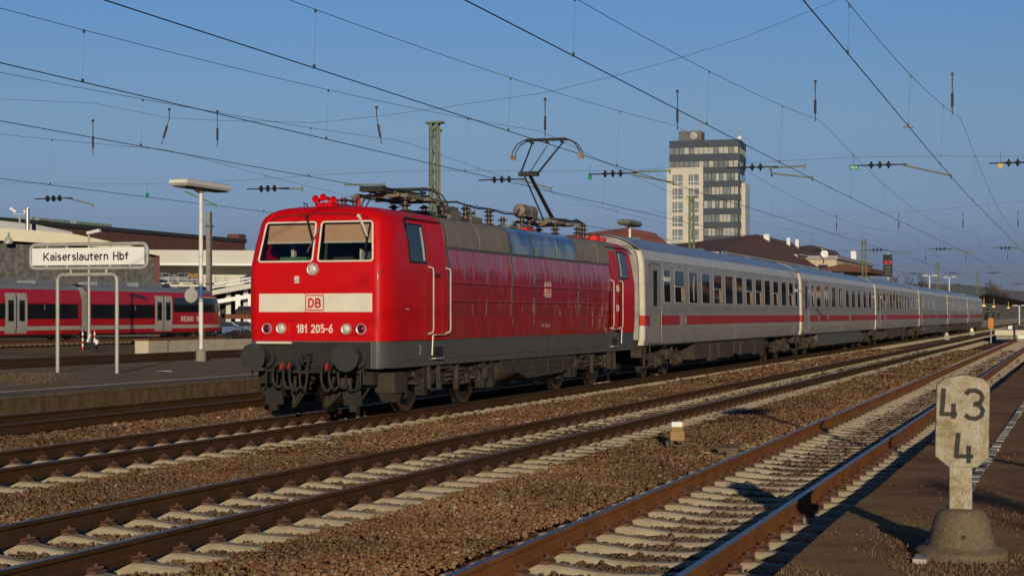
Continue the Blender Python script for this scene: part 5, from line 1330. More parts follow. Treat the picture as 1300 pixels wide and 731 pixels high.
# parked cars
def car(name, label, loc, rz, colour):
    t = thing(name, label, 'car', loc, rz, 'cars parked at the parking deck')
    m_ = mat('car_paint', colour, .3, var=.05, coat=.6)
    g = MB(); side = [(-2.1, .32), (-2.12, .70), (-1.95, .86), (-1.2, .92), (-.55, 1.38), (.9, 1.42), (1.65, 1.0), (2.05, .92), (2.1, .40), (1.7, .25), (-1.8, .25)]
    g.prism(side, 'y', -.82, .82); g.build('body', m_, t, bevel=.09)
    for s in (-1, 1):
        g = MB(); g.prism([(-1.05, .94), (-.52, 1.31), (.25, 1.33), (.25, .94)], 'y', s*.80, s*.832); g.prism([(.32, .94), (.32, 1.33), (.88, 1.34), (1.45, 1.0), (1.4, .94)], 'y', s*.80, s*.832); g.build('side_window', M['winddark'], t)
    g = MB(); g.add([(-1.17, -.68, .97), (-1.17, .68, .97), (-.60, .62, 1.37), (-.60, -.62, 1.37)], [(0, 1, 2, 3)]); g.build('windscreen', M['winddark'], t)
    for x in (-1.3, 1.3):
        for s in (-1, 1):
            g = MB(); g.lathe([(.31, -.1), (.33, -.05), (.33, .08), (.22, .1), (.05, .08)], (x, s*.76, .33), (0, s, 0), 18); g.build('wheel', M['black'], t, smooth=35)
    return t
for u, v, dx, rz, col, lab in ((210, 361, 2.5, 80, (.30, .32, .34), 'silver car on the parking deck, nearer the shed'), (236, 361, 2.5, 100, (.16, .19, .24), 'grey blue car on the parking deck beside the silver car'), (326, 361, 3.5, 85, (.05, .06, .08), 'dark car on the parking deck at the locomotive edge')):
    y = fd(u, v, dx)[0]; w_ = pk.matrix_basis if False else None
    car('parked_car', lab, (fd.p.x+math.cos(fd.a)*dx-math.sin(fd.a)*y, fd.p.y+math.sin(fd.a)*dx+math.cos(fd.a)*y, fd.p.z+z(361)+.02), fd.a+R(rz), col)
for u, v, Z_, rz, col, lab in ((286, 414, 160, 0, (.02, .07, .20), 'blue car parked under the ramp next to the railcar nose'), (308, 412, 168, 0, (.03, .05, .09), 'dark blue car under the ramp near the locomotive')):
    p_ = at_Z(u, v, Z_); car('parked_car', lab, (p_.x, p_.y, -.3), fd.a+R(80), col)
t = thing('flat_wagon', 'brown rusty flat wagon standing just left of the locomotive', 'wagon', (at_lat(326, 420, 50).x+2.2, 50, .86))
g = MB(); g.box(-4, 6, -1.3, 1.3, .95-.3, 1.25-.3)
for x in np.arange(-3.9, 6, .8): g.box(x, x+.15, -1.36, -1.3, .60, 1.0)
g.build('deck', M['rust'], t, bevel=.02)
g = MB(); 
for k in range(9): g.obox((-3.5+k*1.0, random.uniform(-.4, .2), 1.1), (random.uniform(.7, 1.2), 1.6, random.uniform(.3, .6)), Matrix.Rotation(random.uniform(-.3, .3), 3, 'Y'))
g.build('scrap_load', M['bogie2'], t, bevel=.03)
for x in (-3.0, 3.0): bogie(t, x, .40, 1.6, False)
for ch in KIDS[t.name]:
    if ch.name.startswith('bogie'): ch.location.z = -.86
t = thing('crash_barrier', 'white crash barrier below the ramp beside the railcar nose', 'barrier', (at_lat(281, 425, 92).x, 92, -.3))
g = MB(); g.box(-2, 8, -.08, .08, .75, 1.1); g.build('rail', M['signwhite'], t, bevel=.03)
for x in (-1, 2, 5): 
    g = MB(); g.box(x-.08, x+.08, 0, .15, 0, .8); g.build('post', M['galv'], t)

# ------------------------------------------------------------------ tower block
t0 = at_Z(849, 399, 404); 
ang = 14.5
tw = thing('tower_block', 'tall office tower with cream wings and dark glass bands behind the coaches', 'building')
base = at_Z(938, 399, 400)
# local frame: x along the front from left to right, y going back
ex = Vector((ST, -CT, 0)); ez = Vector((CT, ST, 0))
fx = ex*math.cos(R(ang))-ez*math.sin(R(ang)); fy = ex*math.sin(R(ang))+ez*math.cos(R(ang))
tw.matrix_world = Matrix(((fx.x, fy.x, 0, base.x), (fx.y, fy.y, 0, base.y), (0, 0, 1, -1), (0, 0, 0, 1)))
M['tw_cream'] = mat('cream_stone_cladding', (.57, .525, .44), .8, var=.05, scale=.3)
M['tw_band'] = mat('blue_grey_spandrel', (.030, .040, .065), .5, var=.08, scale=.3)
M['tw_glass'] = mat('office_glazing', (.19, .205, .20), .1, var=.4, scale=.35, spec=.6)
M['tw_pale'] = mat('pale_office_blind', (.42, .40, .35), .6, var=.12, scale=.5)
M['tw_grey'] = mat('plant_room_grey', (.13, .125, .12), .7)
def tz(v): return HC-(v-V0)/F*400+1
PX = 400/F          # metres per photo pixel at the tower
Wf = 89*PX/math.cos(R(ang))*1.0
def tu(u): return (u-938)*PX/math.cos(R(ang))
D_ = 13.0
g = MB(); g.box(tu(849.5)+.6, -.3, .3, D_, 0, tz(177)); g.build('core', M['tw_band'], tw)
# dark banded part: right half of the front over full height, and the two top storeys all along
rows_top = [(177.0, 186.0), (194.5, 203.5)]           # spandrels (photo rows) of the two top storeys
for v0, v1 in rows_top:
    g = MB(); g.box(tu(852), .25, -.25, D_+.2, tz(v1), tz(v0)); g.build('spandrel', M['tw_band'], tw)
lev = [211.8+17.45*k for k in range(8)]
for k, v in enumerate(lev):
    g = MB(); g.box(tu(894.5), .25, -.25, D_*.8, tz(v+7.6), tz(v)); g.build('spandrel', M['tw_band'], tw)
def glazing(ua, ub, va, vb, n):
    x0, x1 = tu(ua), tu(ub); w_ = (x1-x0)/n
    for k in range(n):
        g = MB(); g.box(x0+k*w_+.06, x0+(k+1)*w_-.06, -.05, .06, tz(vb), tz(va))
        g.build('window', M['tw_pale'] if random.random() < .5 else M['tw_glass'], tw)
glazing(852, 937.5, 186.2, 194.3, 14); glazing(852, 937.5, 203.7, 211.5, 14)
for v in lev: glazing(895, 937.5, v+7.8, v+17.2, 9)
for v0, v1 in [(186, 194.5), (203.5, 211.8)]+[(v+7.6, v+17.45) for v in lev]:
    g = MB()
    for k in range(5): g.box(.10, .19, .6+k*2.4, 2.7+k*2.4, tz(v1)+.1, tz(v0)-.1)
    g.build('window', M['tw_pale'] if random.random() < .3 else M['tw_glass'], tw)
# cream wing at the left
g = MB(); xs_ = [849, 856.2, 869.0, 876.2, 888.8, 894.3]
for a_, b_ in ((849, 856.2), (869.0, 876.2), (888.8, 894.3)): g.box(tu(a_), tu(b_), -.55, 2, 0, tz(212.5))
vv = [212.5]+[q for k in range(8) for q in (220.8+17.45*k, 234.0+17.45*k)]
for k in range(0, len(vv)-1, 2):
    for a_, b_ in ((856.2, 869.0), (876.2, 888.8)): g.box(tu(a_)+.003, tu(b_)-.003, -.545, 1.9, tz(vv[k+1]), tz(vv[k]))
g.build('cream_wing', M['tw_cream'], tw)
for k in range(8):
    for a_, b_ in ((856.2, 869.0), (876.2, 888.8)):
        z1_, z0_ = tz(220.8+17.45*k), tz(234+17.45*k)
        g = MB(); g.box(tu(a_), tu(b_), -.32, -.2, z0_, z1_); wn = g.build('window', M['tw_glass'], tw)
        g = MB(); x0, x1 = tu(a_), tu(b_); g.box(x0, x1, -.40, -.32, z0_+.75, z0_+.85); g.box((x0+x1)/2-.05, (x0+x1)/2+.05, -.40, -.32, z0_, z1_); g.box(x0+.5, x0+.58, -.38, -.32, z0_, z1_); g.build('window_bars', M['signwhite'], wn)
g = MB(); g.box(tu(849), tu(894.3), -.62, 2, tz(213), tz(211.6)); g.build('cornice', M['tw_cream'], tw)
# cream wing on the right flank
g = MB(); g.box(.22, 1.2, 3.2, D_, 0, tz(231)); fw = g.build('flank_wing', M['tw_cream'], tw)
for k in range(7):
    for j in range(2):
        y0 = 4.4+j*4.4; g = MB(); g.box(1.1, 1.23, y0, y0+2.2, tz(252+17.4*k), tz(239+17.4*k)); g.build('window', M['tw_glass'], fw)
g = MB(); g.box(tu(861), tu(889.5), 3, 9, tz(177.5), tz(163)); g.build('plant_room', M['tw_grey'], tw)
g = MB(); g.lathe([(.9, 0), (.9, .1)], (tu(880), 2.95, tz(169)), (0, -1, 0), 16); g.build('plant_grille', M['tw_pale'], tw)
g = MB(); g.cyl((tu(885), 5, tz(163)), (tu(885), 5, tz(100)), .10, .05); g.cyl((tu(936), 2, tz(177)), (tu(936), 2, tz(158)), .08, .05); g.cyl((tu(868), 4, tz(163)), (tu(868), 4, tz(157)), .15); g.build('antenna', M['frame'], tw)
g = MB(); g.lathe([(.0, -.35), (.5, -.2), (.6, .1), (.3, .4)], (tu(937.5), 1.2, tz(175)), (-.3, -1, .3), 14); g.build('dish', M['signwhite'], tw, smooth=40)

# ------------------------------------------------------------------ town roofs behind the coaches
def hip_house(name, label, L_, eave, ridge, depth, wallm, roofm, z_base=-.3, chim=()):
    """eave: two photo points, ridge: two photo points (ends) - all on lines parallel to the tracks"""
    e0, e1 = at_lat(*eave[0], L_), at_lat(*eave[1], L_)
    t = thing(name, label, 'house', (e0.x, L_, z_base)); W_ = e1.x-e0.x; he = e0.z-z_base
    r0, r1 = at_lat(*ridge[0], L_+depth/2), at_lat(*ridge[1], L_+depth/2); hr = r0.z-z_base
    a, b = r0.x-e0.x, r1.x-e0.x
    g = MB(); g.box(.3, W_-.3, .4, depth-.4, 0, he); g.build('wall', wallm, t)
    g = MB(); g.add([(0, 0, he), (W_, 0, he), (W_, depth, he), (0, depth, he), (a, depth/2, hr), (b, depth/2, hr)], [(0, 1, 5, 4), (1, 2, 5), (2, 3, 4, 5), (3, 0, 4), (0, 3, 2, 1)])
    rf = g.build('roof', roofm, t)
    g = MB(); g.box(-.1, W_+.1, -.12, 0, he-.25, he-.02); g.build('gutter', M['frame'], t)
    for (u, v, sz) in chim:
        c = at_lat(u, v, L_+depth*.42); g = MB(); g.box(c.x-e0.x-sz/2, c.x-e0.x+sz/2, depth*.42-sz/2, depth*.42+sz/2, he+.5, c.z-z_base); g.build('chimney', M['signwhite'], rf)
    g = MB()
    k = 1.2
    while k < W_-2: g.box(k, k+1.3, .36, .42, he-2.6, he-.9); k += 3.2
    g.build('window', M['winddark'], t)
    return t
hip_house('orange_roof_house', 'house with bright orange roof left of the tower, behind the first coach', 62, ((779, 305), (857, 306)), ((796, 289), (832, 291)), 14, M['stucco'], M['tile_orange'])
hip_house('station_building', 'station building with big brown hipped roof and white chimney', 44, ((916, 318.5), (1042, 331)), ((961, 297.5), (1006, 305)), 15, M['stucco'], M['tile'], chim=((973.5, 297.5, .9), (1001, 302, .6), (1012, 304, .6)))
hip_house('brown_roof_house', 'lower house with brown roof and dormers right of the station building', 46, ((1015, 322), (1078, 334)), ((1030, 311), (1062, 318)), 13, M['stucco'], M['tile'], chim=((1043, 316, .6),))
p0, p1 = at_lat(1062, 328, 41), at_lat(1107, 345, 41)
t = thing('flat_roof_block', 'sunlit beige flat roofed block beside the green mast', 'building', (p0.x, 41, -.3))
g = MB(); g.box(0, p1.x-p0.x, 0, 12, 0, p0.z+.2); wb_ = g.build('wall', M['beige'], t)
g = MB(); g.box(-.4, p1.x-p0.x+.4, -.4, 12.4, p0.z+.2, p0.z+.8); g.build('roof_edge', M['frame'], t)
g = MB(); k = 3
while k < p1.x-p0.x-4: g.box(k, k+2.2, -.03, .1, p0.z-2.6, p0.z-.8); k += 6
for j in range(3): g.box(-.03, .1, 1.5+j*3.4, 3.2+j*3.4, p0.z-2.6, p0.z-.8)
g.build('window', M['winddark'], t)
p_ = at_lat(1065, 322, 40.5)
t = thing('satellite_dish', 'white satellite dish on the roof of the beige block', 'satellite dish', (p_.x, 43, p_.z))
g = MB(); g.lathe([(.05, .16), (.42, .12), (.66, 0), (.69, .02), (.42, .14)], (0, 0, 0), (-1, -.45, .15), 20); g.build('dish', M['signwhite'], t, smooth=50)
g = MB(); g.cyl((0, 0, 0), (.05, .05, -1.6), .08); g.build('stand', M['frame'], t)
p_ = at_lat(1094, 322, 40.5); t = thing('roof_cabinet', 'small white cabinet on the beige block roof next to the green mast', 'cabinet', (p_.x, 42, p_.z-1.5))
g = MB(); g.box(-.9, .9, -.5, .5, .3, 2.0); g.build('body', M['signwhite'], t, bevel=.1)
g = MB(); g.box(-1.0, 1.0, -.6, .6, 2.0, 2.1); g.build('lid', M['frame'], t)
q0, q1 = at_lat(1100, 342, 26), at_lat(1122, 347, 26)
t = thing('platform_roof', 'low brown platform roof between the beige block and the signal', 'platform roof', (q0.x+3, 26, -.3))
g = MB(); g.prism([(0, q0.z), (6, q0.z+.2), (6, q0.z+.6), (3, q0.z+1.2), (0, q0.z+.6)], 'x', 0, 24); g.v = [(x, y, z) for x, y, z in g.v]; g.build('roof', M['tile'], t)
g = MB()
for k in range(3): g.box(k*9+2, k*9+2.3, 3, 3.3, 0, q0.z)
g.build('post', M['frame'], t)

# ------------------------------------------------------------------ signal with red aspects
q = at_lat(1127, 340, 18.9); S_ = q.x
t = thing('main_signal', 'dark signal screen showing two red lights above the coaches', 'signal', (S_, 18.9, .266))
zt, zb = at_lat(1127, 323, 18.9).z-.266, at_lat(1127, 351, 18.9).z-.266
g = MB(); g.cyl((.2, 0, 0), (.2, 0, zt+.2), .11); g.build('post', M['galv'], t)
g = MB(); g.box(-.06, .1, -.46, .46, zb, zt); g.build('screen', M['void'], t, bevel=.05)
M['redlamp'] = emis('lit_red_signal_lamp', (.40, .01, .015), .12)
zc = at_lat(1127, 333, 18.9).z-.266
for s in (-1, 1):
    g = MB(); g.lathe([(.19, 0), (.19, .06), (.1, .08)], (-.07, s*.21, zc), (-1, 0, 0), 14); g.build('signal_lamp', M['redlamp'], t)
g = MB()
for k in range(4): g.box(-.09, -.06, -.3, .3, zb+.2+k*.32, zb+.36+k*.32)
g.build('lamp_row', M['roofgrey'], t)

# ------------------------------------------------------------------ overhead line
def lattice_mast(label, x, y, z0, zt, w0=.30, w1=.24, group='green lattice catenary masts'):
    t = thing('lattice_mast', label, 'mast', (x, y, z0), 0, group); H_ = zt-z0
    g = MB()
    def hw(z): return (w0+(w1-w0)*z/H_)/2
    for a in (-1, 1):
        for b in (-1, 1): g.bar((a*hw(0), b*hw(0), 0), (a*hw(H_), b*hw(H_), H_), .075, .075)
    g.build('legs', M['mastgreen'], t)
    g = MB(); n = int(H_/.62); 
    for i in range(n):
        z0_, z1_ = H_*i/n, H_*(i+1)/n; s = 1 if i % 2 else -1
        for f in (-1, 1):
            g.bar((f*hw(z0_), -s*hw(z0_), z0_), (f*hw(z1_), s*hw(z1_), z1_), .06, .02)
            g.bar((-s*hw(z0_), f*hw(z0_), z0_), (s*hw(z1_), f*hw(z1_), z1_), .06, .02)
    g.build('lattice', M['mastgreen'], t)
    g = MB(); g.box(-.2, .2, -.32, .32, H_, H_+.07); g.box(-.05, .6, -.06, .06, H_-.25, H_-.15); g.build('mast_cap', M['mastgreen'], t)
    return t
lattice_mast('green lattice mast on the left platform rising behind the lowered pantograph', 56.2, 22.42, .26, 8.75)
for u, vt, L_, lab in ((878, 250, 27.0, 'green lattice mast in front of the office tower'), (1097, 305, 21.8, 'plain green mast beside the beige flat roofed block'), (1190, 333, 21.8, 'green mast with white double lamps around it, above the train end'), (1241, 345, 22.3, 'farthest green mast, left above the dark platform canopy')):
    p_ = at_lat(u, vt, L_); lattice_mast(lab, p_.x, L_, -.3, p_.z, .44 if u > 1050 else .36, .36 if u > 1050 else .28)
XS = [-21, 54, 129, 205, 281, 357]
def hang(line, x):
    return 0
def overhead(label, y0, ang, zc, zs, zlow, xa, xb, tens=True, stag=.2):
    t = thing('overhead_line', label, 'overhead line', (0, y0, 0), ang, 'overhead lines above the tracks')
    g = MB(); pts = []
    for i, x in enumerate(XS): pts.append((x, (stag if i % 2 else -stag), zc))
    def cy(x): return float(np.interp(x, [p[0] for p in pts], [p[1] for p in pts]))
    P = [(x, cy(x), zc-.0) for x in np.arange(xa, xb, 12.5)]
    g.tube(P, .0100, 6); g.build('contact_wire', M['wire'], t, smooth=60)
    def mz(x):
        for a, b in zip(XS[:-1], XS[1:]):
            if a <= x <= b: return zlow+(zs-zlow)*((x-(a+b)/2)/((b-a)/2))**2
        return zs
    g = MB(); P = [(x, cy(x)*.5, mz(x)) for x in np.arange(xa, xb, 2.5)]
    g.tube(P, .0062, 5); g.build('messenger_wire', M['wire'], t, smooth=60)
    k = 0
    for a, b in zip(XS[:-1], XS[1:]):
        for f_ in (.1, .23, .37, .5, .63, .77, .9):
            x = a+(b-a)*f_
            if x < xa or x > min(xb, 140): continue
            g = MB(); g.cyl((x, cy(x), zc), (x, cy(x)*.5, mz(x)), .0022, n=4, caps=False); g.box(x-.03, x+.03, cy(x)-.012, cy(x)+.012, zc-.01, zc+.06); g.box(x-.025, x+.025, cy(x)*.5-.012, cy(x)*.5+.012, mz(x)-.05, mz(x)+.01); g.build('dropper', M['wire_thin'], t)
    return t
overhead('overhead line above the near track at the right', PF0, PFA, 5.88, 8.0, 6.55, -4, 340)
overhead('overhead line above the middle track', 7.95, 0, 6.07, 8.05, 6.95, -4, 400)
overhead('overhead line above the train, touched by the raised pantograph', 12.69, 0, 6.10, 8.06, 7.05, -4, 400)
overhead('overhead line above the rusty track at the left platform edge', 17.4, 0, 6.07, 8.05, 6.95, -4, 400)
overhead('overhead line above the left platform, second from the platform edge track', 22.6, 0, 6.07, 7.9, 7.0, -4, 400)
overhead('overhead line behind the left platform, nearest the shed', 32.0, 0, 6.05, 7.9, 6.9, -4, 400)

INSM = M['insul']
def hang_ins(parent, p, dz=.95, tilt=0):
    """vertical rod insulator holding a messenger wire"""
    g = MB(); a = Vector(p); b = a+Vector((0, tilt, -dz))
    g.cyl(a+Vector((0, 0, .35)), a, .02, n=6); g.cyl(a, b, .016, n=6); d = (b-a)
    pr = [(.03, d.length*.28)]
    for k in range(8): pr += [(.035, d.length*(.30+.055*k)), (.052, d.length*(.318+.055*k)), (.035, d.length*(.336+.055*k))]
    pr += [(.03, d.length*.76)]
    g.lathe(pr, a, d, 10); g.box(a.x-.03, a.x+.03, a.y-.045, a.y+.045, a.z+.28, a.z+.36)
    return g.build('insulator', INSM, parent, smooth=35)
def ins3(parent, p, ax=(0, 1, 0), sc=1.0):
    g = MB(); a = Vector(p)
    for k in (-.27, 0, .27): g.lathe([(.03, -.10), (.04, -.05), (.12*sc, -.018), (.12*sc, .018), (.04, .05), (.03, .10)], a+Vector(ax)*k, ax, 12)
    g.cyl(a-Vector(ax)*.85, a+Vector(ax)*.85, .022, n=6)
    return g.build('insulator', M['black'], parent, smooth=35)
def cross_span(label, S, tracks, zsteady, pts_top, ytop, wire_r=.012):
    t = thing('cross_span', label, 'cross span', (S, 0, 0), 0, 'cross spans carrying the overhead lines')
    g = MB(); g.tube([(0, y, z) for y, z in pts_top], .007, 5); g.build('carrying_wire', M['wire_thin'], t, smooth=60)
    g = MB(); g.tube([(0, y, zsteady+.10*math.sin(i)) for i, y in enumerate(np.linspace(44, -6, 20))], .005, 5); g.build('steady_wire', M['wire_thin'], t, smooth=60)
    for i, (y, zi, tilt) in enumerate(tracks): hang_ins(t, (0, y, zi), .98, tilt)
    return t
# nearest span, measured on the plane x = 54
S1 = 54.0
def s1(u, v): q = at_S(u, v, S1); return (q.y, q.z)
top_pts = [s1(-60, 122), s1(0, 126), s1(118, 131), s1(215, 150), s1(276, 153), s1(400, 156), s1(478, 148), s1(555, 138), s1(620, 128), s1(692, 118), s1(780, 97), s1(860, 75), s1(950, 46), s1(1034, 12), s1(1100, -14), s1(1250, -80)]
tr = []
for u, v0, v1, tl in ((118, 164, 189, 0), (215, 150, 187, .33), (276, 153, 184, 0), (478, 148, 166, -.2), (692, 138, 168, 0), (860, 128, 160, 0), (1035, 116, 155, 0), (1209, 107, 139, 0)):
    y, z_ = s1(u, v0); tr.append((y, z_, tl))
cs = cross_span('nearest cross span of overhead wires with hanging insulators, above the train', S1, tr, 6.75, top_pts, 0)
for u, v in ((68, 252), (340, 239.5), (637, 228), (778, 220.5), (955, 212.5), (1117, 209.5), (1292, 206.5)):
    y, z_ = s1(u, v); ins3(cs, (0, y, z_))
for pts in ([(82, 250.5), (113, 259.5)], [(352, 239.5), (380, 239)], [(437, 234.5), (484, 233.5)], [(660, 228), (697, 239)], [(803, 218), (848, 216)], [(803, 222), (853, 231)], [(978, 213), (1020, 210)], [(978, 220), (1030, 225)], [(1144, 209), (1207, 222.5)], [(978, 213), (978, 220)], [(235, 243), (270, 260)]):
    g = MB(); (y0, z0), (y1, z1) = s1(*pts[0]), s1(*pts[1]); g.cyl((0, y0, z0), (.25, y1, z1), .03, .025, 8); g.cyl((.25, y1, z1+.06), (.25, y1, z1-.10), .03, n=6); g.build('registration_arm', M['mastgreen'], cs, smooth=40)
for u, v, w_, m_ in ((1084, 212.5, 11, 'tagged'), (749, 225, 4.5, 'tagged'), (1270, 210, 5, 'yellow'), (187, 248, 5, 'tagged')):
    y, z_ = s1(u, v); h2 = .08; ww = w_/2*.0262
    g = MB(); g.box(-.01, .01, y-ww, y+ww, z_-h2, z_+h2); pl = g.build('number_plate', M[m_], cs)
    if w_ > 8: text('plate_number', '401', .09, (-.012, y, z_), FACE_FRONT, M['signwhite'], pl, .001, .2)
    g = MB(); g.cyl((0, y, z_+h2), (0, y, z_+.45), .006, n=4); g.build('hanger', M['wire_thin'], pl)
y, z_ = s1(1152, 161); g = MB(); g.bar((0, y+.15, z_), (0, y-.2, z_-.02), .05, .05); g.build('wire_clamp', M['iron2'], cs)
for S_, lab, zs_ in ((129, 'second cross span of overhead wires above the middle coaches', 6.75), (205, 'third cross span of overhead wires above the far coaches', 6.75), (281, 'farthest cross span of overhead wires beyond the train end', 6.75)):
    trk = [(y+.7, 9.1, 0) for y in (3.35+.00497*S_, 7.95, 12.69, 17.4)]
    tp = [(y, 9.4+.0035*(y-20)**2) for y in np.linspace(40, -12, 16)]
    c2_ = cross_span(lab, S_, trk, 6.75, tp, 0)
    for y in (5.6, 10.3, 15.0, 19.6): ins3(c2_, (0, y, 6.75), sc=1.2)
    for y in (3.9, 8.3, 13.0): 
        g = MB(); g.cyl((0, y+1.0, 6.7), (.2, y-.5, 6.4), .03, n=6); g.build('registration_arm', M['mastgreen'], c2_)

# ------------------------------------------------------------------ far end at right: canopy platform, people, lamps, trees
t = thing('canopy_platform', 'far platform with curved dark canopy to the right of the train end', 'platform', (0, 0, 0))
g = MB(); g.box(206, 560, 14.45, 21.0, -.3, .76); g.build('platform_body', M['conc'], t)
g = MB(); g.box(206, 560, 14.40, 14.75, .76, .80); g.build('platform_edge', M['signwhite'], t)
M['canopy'] = mat('dark_canopy_cladding', (.035, .037, .042), .6, var=.1)
M['backwall'] = mat('brown_station_wall', (.26, .20, .13), .8, var=.15, scale=.4)
g = MB(); prof = [(14.7, 5.05), (15.3, 4.85), (16.2, 4.45), (17.0, 4.15), (17.6, 4.05), (18.2, 4.15), (19.0, 4.45), (19.9, 4.9), (20.5, 5.2)]
g.prism(prof+[(y, z+.25+(.35 if 16 < y < 19.2 else 0)) for y, z in reversed(prof)], 'x', 272, 560); g.build('canopy', M['canopy'], t)
g = MB(); x = 276
while x < 560: g.prism([(17.3, .76), (17.9, .76), (18.5, 4.1), (16.7, 4.1)], 'x', x, x+.35); x += 9
g.build('canopy_post', M['canopy'], t)
g = MB(); g.box(262, 560, 21.0, 21.4, 0, 4.2); g.build('back_wall', M['backwall'], t)
M['warm'] = emis('lit_platform_lamp', (1, .62, .22), .6)
for x in (286, 318, 380):
    g = MB(); g.box(x, x+.5, 15.6, 16.1, 3.15, 3.35); g.box(x+.2, x+.24, 15.8, 15.84, 3.35, 4.7); g.build('platform_light', M['warm'], t)
# people
def skin_figure(name, label, loc, rz, coat_, trouser, stride=.1, arm=.1, bag=False):
    t = thing(name, label, 'person', loc, rz, 'people waiting under the canopy')
    V = [(0, 0, .93), (0, 0, 1.15), (0, 0, 1.38), (0, 0, 1.50), (.02, 0, 1.60), (.02, 0, 1.70),
         (0, .10, .88), (stride, .11, .48), (stride*1.0-.06, .11, .08), (stride+.10, .12, .04),
         (0, -.10, .88), (-stride*.6, -.11, .48), (-stride-.04, -.11, .08), (-stride+.11, -.12, .04),
         (0, .19, 1.40), (arm*.3, .25, 1.13), (arm+.06, .24, .88), (arm+.10, .23, .78),
         (0, -.19, 1.40), (-arm*.3+.05, -.25, 1.13), (.08, -.24, .90), (.11, -.22, .80)]
    E_ = [(0,1),(1,2),(2,3),(3,4),(4,5),(0,6),(6,7),(7,8),(8,9),(0,10),(10,11),(11,12),(12,13),(2,14),(14,15),(15,16),(16,17),(2,18),(18,19),(19,20),(20,21)]
    rad = [.15,.145,.16,.062,.085,.095,.10,.07,.05,.045,.10,.07,.05,.045,.075,.055,.042,.045,.075,.055,.042,.045]
    me = bpy.data.meshes.new('body'); me.from_pydata(V, E_, []); o = bpy.data.objects.new('body', me); C.objects.link(o); setparent(o, t)
    sk = o.modifiers.new('skin', 'SKIN'); 
    for i, r in enumerate(rad): me.skin_vertices[0].data[i].radius = (r*.85, r)
    me.skin_vertices[0].data[0].use_root = True
    sb = o.modifiers.new('sub', 'SUBSURF'); sb.levels = 1; sb.render_levels = 1
    m_ = bpy.data.materials.new('figure_clothes'); n, b = nodes(m_)
    tc = n.nodes.new('ShaderNodeTexCoord'); sp = n.nodes.new('ShaderNodeSeparateXYZ'); n.links.new(tc.outputs['Object'], sp.inputs[0])
    mr = n.nodes.new('ShaderNodeMapRange'); mr.inputs['From Max'].default_value = 2.0; n.links.new(sp.outputs[2], mr.inputs[0])
    r = ramp(n, mr.outputs[0], [(0, (.02, .02, .02)), (.05, trouser), (.43, coat_), (.76, (.42, .26, .19)), (.845, (.05, .03, .02))]); 
    for nd in n.nodes:
        if nd.type == 'VALTORGB': nd.color_ramp.interpolation = 'CONSTANT'
    n.links.new(r, b.inputs['Base Color']); b.inputs['Roughness'].default_value = .9
    me.materials.append(m_)
    return t
ppl = [(282.0, 16.2, (.02, .02, .025), 'dark clothed person standing at the train end of the platform'), (290.5, 16.9, (.03, .035, .05), 'person in dark blue coat standing second from the train end'), (297.3, 15.8, (.02, .05, .06), 'person in dark teal jacket standing near the platform edge'), (305.8, 16.6, (.05, .02, .02), 'person in dark red brown coat in the middle of the group'), (317.7, 15.9, (.025, .025, .03), 'person in black coat right of the group middle'), (329.6, 16.5, (.03, .03, .05), 'person in dark jacket second from the right of the group'), (338.1, 15.9, (.02, .02, .02), 'person in black clothes farthest right in the waiting group')]
for i, (x, y, c_, lab) in enumerate(ppl): skin_figure('person', lab, (x, y, .76), random.uniform(0, 6), c_, (.02, .02, .03), random.uniform(.02, .2), random.uniform(0, .2))
# double lamps near the far masts
for u, v, L_, lab in ((1180, 350, 20.5, 'white twin lamp just left of the lamp mast'), (1205, 352, 21.0, 'white twin lamp just right of the lamp mast'), (1294, 388, 9.5, 'thin lamp post at the right edge in front of the canopy')):
    p_ = at_lat(u, v, L_); t = thing('twin_lamp', lab, 'lamp', (p_.x, L_, 0), 0, 'white twin lamps on the far platforms')
    g = MB(); g.cyl((0, 0, 0), (0, 0, p_.z), .10, n=8); g.build('post', M['lampwhite'], t)
    for s in (-1, 1):
        g = MB(); g.lathe([(.55, 0), (.5, .12), (.15, .22)], (0, s*.62, p_.z-.05), (0, 0, 1), 12); g.build('lamp_shade', M['lampwhite'], t, smooth=40)
# bare trees on the skyline
M['bark'] = mat('bare_tree_bark', (.075, .055, .04), .9)
def bare_tree(label, loc, H_, spread, seed):
    rr = random.Random(seed); t = thing('bare_tree', label, 'tree', loc, 0, 'bare trees on the skyline')
    tr_ = MB(); cr = MB()
    def grow(g, p, d, l, r, depth):
        q = p+d*l; g.cyl(p, q, r, r*.65, 5, caps=False)
        if depth == 0: return
        for k in range(rr.choice((3, 3, 4))):
            nd = (d+Vector((rr.uniform(-1, 1), rr.uniform(-1, 1), rr.uniform(-.35, .7)))*spread).normalized()
            grow(cr, p+d*l*rr.uniform(.6, 1), nd, l*rr.uniform(.55, .82), r*.6, depth-1)
    grow(tr_, Vector((0, 0, 0)), Vector((0, 0, 1)), H_*.33, H_*.022, 5)
    tr_.build('trunk', M['bark'], t); cr.build('crown', M['bark'], t)
for u, vt, Z_, H_, lab in ((1160, 345, 330, 11, 'bare brown tree left of the far twin lamps'), (1140, 349, 330, 9, 'smaller bare tree right of the signal'), (1258, 350, 420, 14, 'round bare tree behind the farthest green mast'), (1272, 360, 400, 10, 'low bare tree behind the dark canopy')):
    p_ = at_Z(u, vt, Z_); bare_tree(lab, (p_.x, p_.y, p_.z-H_*.9), H_, .75, int(u))
p_ = at_Z(1240, 380, 900); 
g = MB(); hp = [(u, v) for u, v in ((1000, 372), (1060, 366), (1120, 362), (1180, 360), (1230, 362), (1290, 369), (1340, 372), (1400, 380))]
P0 = [at_Z(u, v, 1500) for u, v in hp]
vs = [(p.x, p.y, p.z) for p in P0]+[(p.x, p.y, -20) for p in P0]+[(p.x+300, p.y+100, -20) for p in P0]; n = len(P0)
